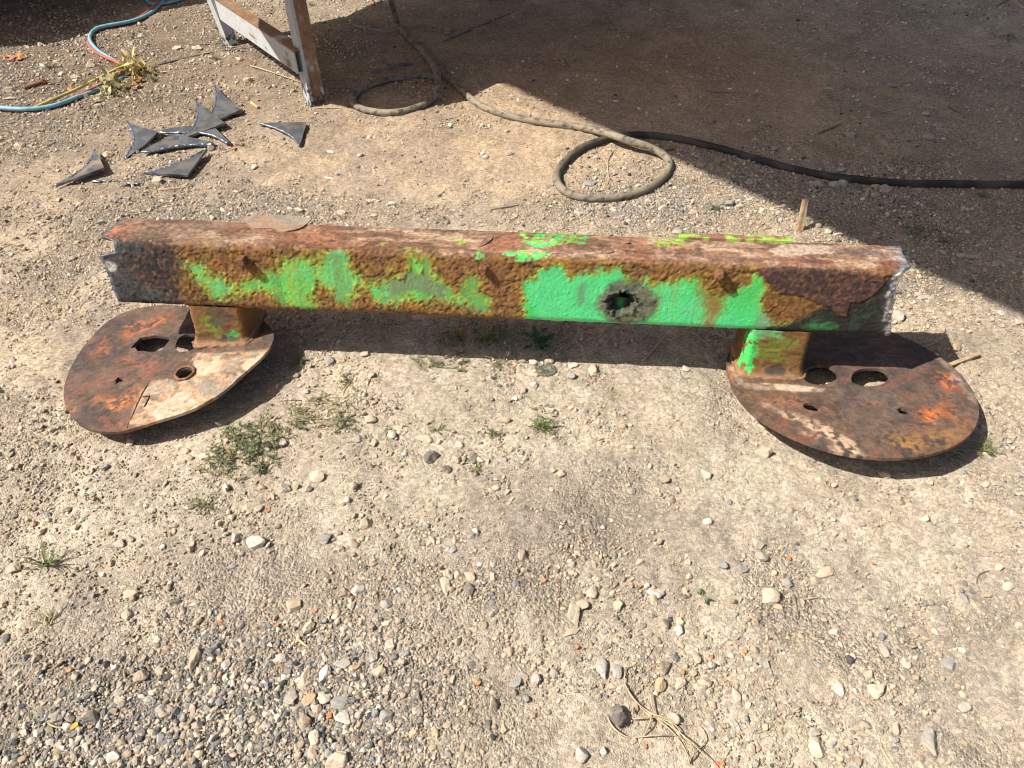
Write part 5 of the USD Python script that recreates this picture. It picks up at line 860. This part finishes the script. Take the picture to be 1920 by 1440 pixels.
for i, (px, py, w, h) in enumerate([(1065, 151, 13, 5), (1116, 150, 6, 6), (1198, 205, 9, 6), (1213, 212, 6, 5), (1303, 292, 16, 5), (1308, 297, 12, 5), (1628, 221, 6, 5), (1697, 44, 22, 6), (1527, 51, 10, 4), (1860, 120, 13, 4), (1878, 327, 18, 4), (1362, 44, 9, 3), (1495, 91, 8, 4), (1887, 79, 5, 6), (1567, 129, 14, 3), (1275, 198, 8, 7), (1390, 121, 8, 3), (1368, 167, 9, 3), (1130, 207, 5, 3), (1645, 66, 8, 4)]):
    WHS.setdefault(('white scrap', gi(px, py)), []).append((px, py, chip(px, py, w, h, M_white, None, 'white_scrap', 'litter', seed=100 + i, th=.0015)))
name_apart(WHS, 'litter', lambda pl: 'white scraps ' + pl)
for i, (px, py, w, h) in enumerate([(737, 128, 46, 14), (702, 136, 26, 10), (760, 122, 30, 8)]):
    chip(px, py, w, h, plain(f'grey_rag_{i + 1:03d}', (.17 - .03 * i, .17 - .03 * i, .18 - .03 * i), rough=.9), ['crumpled grey scrap in the shade above the farther hose loop', 'smaller grey scrap left of the crumpled one by the hose loop', 'dark scrap right of the crumpled one by the hose loop'][i], 'metal_scrap', 'scrap', seed=130 + i, th=.008)
# splinters of wood, bolt, cigarette end
def stick_box(p, q, w, t, m, label, name, cat, seed):
    p, q = np.asarray(p), np.asarray(q); n = 14; u = np.linspace(0, 1, n)[:, None]; r = np.random.default_rng(seed); c = p + (q - p) * u; d = (q - p) / np.linalg.norm(q - p); a = np.cross(d, [0, 0, 1.]) if abs(d[2]) < .9 else np.array([1., 0, 0]); a /= np.linalg.norm(a); b = np.cross(d, a)
    ring = [(-.5, -.5), (-.2, -.62), (.2, -.45), (.5, -.5), (.55, .2), (.4, .5), (0, .42), (-.5, .5)]; V = np.stack([c + a * x_ * w * (1 - .25 * u + .25 * (noise(np.c_[u * 5, u * 0 + i, u * 0])[:, None] - .5)) + b * y_ * t for i, (x_, y_) in enumerate(ring)], 1).reshape(-1, 3); K = 8
    ii, jj = np.meshgrid(np.arange(n - 1), np.arange(K), indexing='ij'); A, B_ = (ii * K + jj).ravel(), (ii * K + (jj + 1) % K).ravel(); f = np.vstack([np.stack([A, A + K, B_ + K], 1), np.stack([A, B_ + K, B_], 1), [[0, i + 1, i] for i in range(1, 7)], [[(n - 1) * K, (n - 1) * K + i, (n - 1) * K + i + 1] for i in range(1, 7)]]); tag(obj(name, (V, f), m), label, cat)
b0 = GG(1498, 432); stick_box(b0, GY(1511, 374, b0[1] + .03), .026, .012, M_wood, 'splintered wood stake standing behind the beam in the sun', 'wood_splinter', 'wood splinter', 3)
b0, b1 = GG(1770, 688, .012), GG(1836, 664, .012); stick_box(b0, b1, .014, .008, M_wood, 'flat splinter of pale wood right of the right plate', 'wood_splinter', 'wood splinter', 4)
bt = thing('rusty_bolt', 'rusty bolt lying on gravel left of the dried plant', 'bolt'); b0, b1 = GG(46, 165, .012), GG(84, 153, .012); obj('shank', tube([b0, (b0 + b1) / 2, b1], .0085, 10), M_rust, bt, smoothing=True); obj('head', tube([b1 - (b1 - b0) * .12, b1, b1 + (b1 - b0) * .02], .017, 6), M_rust, bt)
cg = thing('cigarette_end', 'tan cigarette end beside an orange chip, right of the offcuts', 'cigarette end'); b0, b1 = GG(471, 192, .008), GG(484, 202, .008); mid = b0 + (b1 - b0) * .55
obj('filter', tube([b0, (b0 + mid) / 2, mid], .0075, 12), plain('filter_tan', (.50, .30, .12), rough=.8), cg, smoothing=40); obj('paper', tube([mid, (mid + b1) / 2, b1], .0074, 12), plain('filter_paper', (.45, .28, .15), rough=.8), cg, smoothing=40)
# a thick clear glass bottle base
gl_ = thing('glass_piece', 'round clear glass bottle base half sunk at the beam shadow edge', 'glass'); c = GG(1020, 696); R0 = 17 / px_per_m(c)
prof = np.array([(0, .002), (R0 * .75, .002), (R0 * .95, .004), (R0, .010), (R0, .020), (R0 * .9, .022), (R0 * .82, .016), (R0 * .7, .010), (R0 * .3, .013), (0, .014)])
gm = trimesh.creation.revolve(prof, sections=40); gm.apply_translation(c + np.array([0, 0, -.002]))
obj('base', gm, mat('clear_glass', {'p': ('principled_bsdf', {'base_color': (.85, .93, .9), 'roughness': .05, 'transmission_weight': 1.0, 'ior': 1.5})}, []), gl_, smoothing=30)
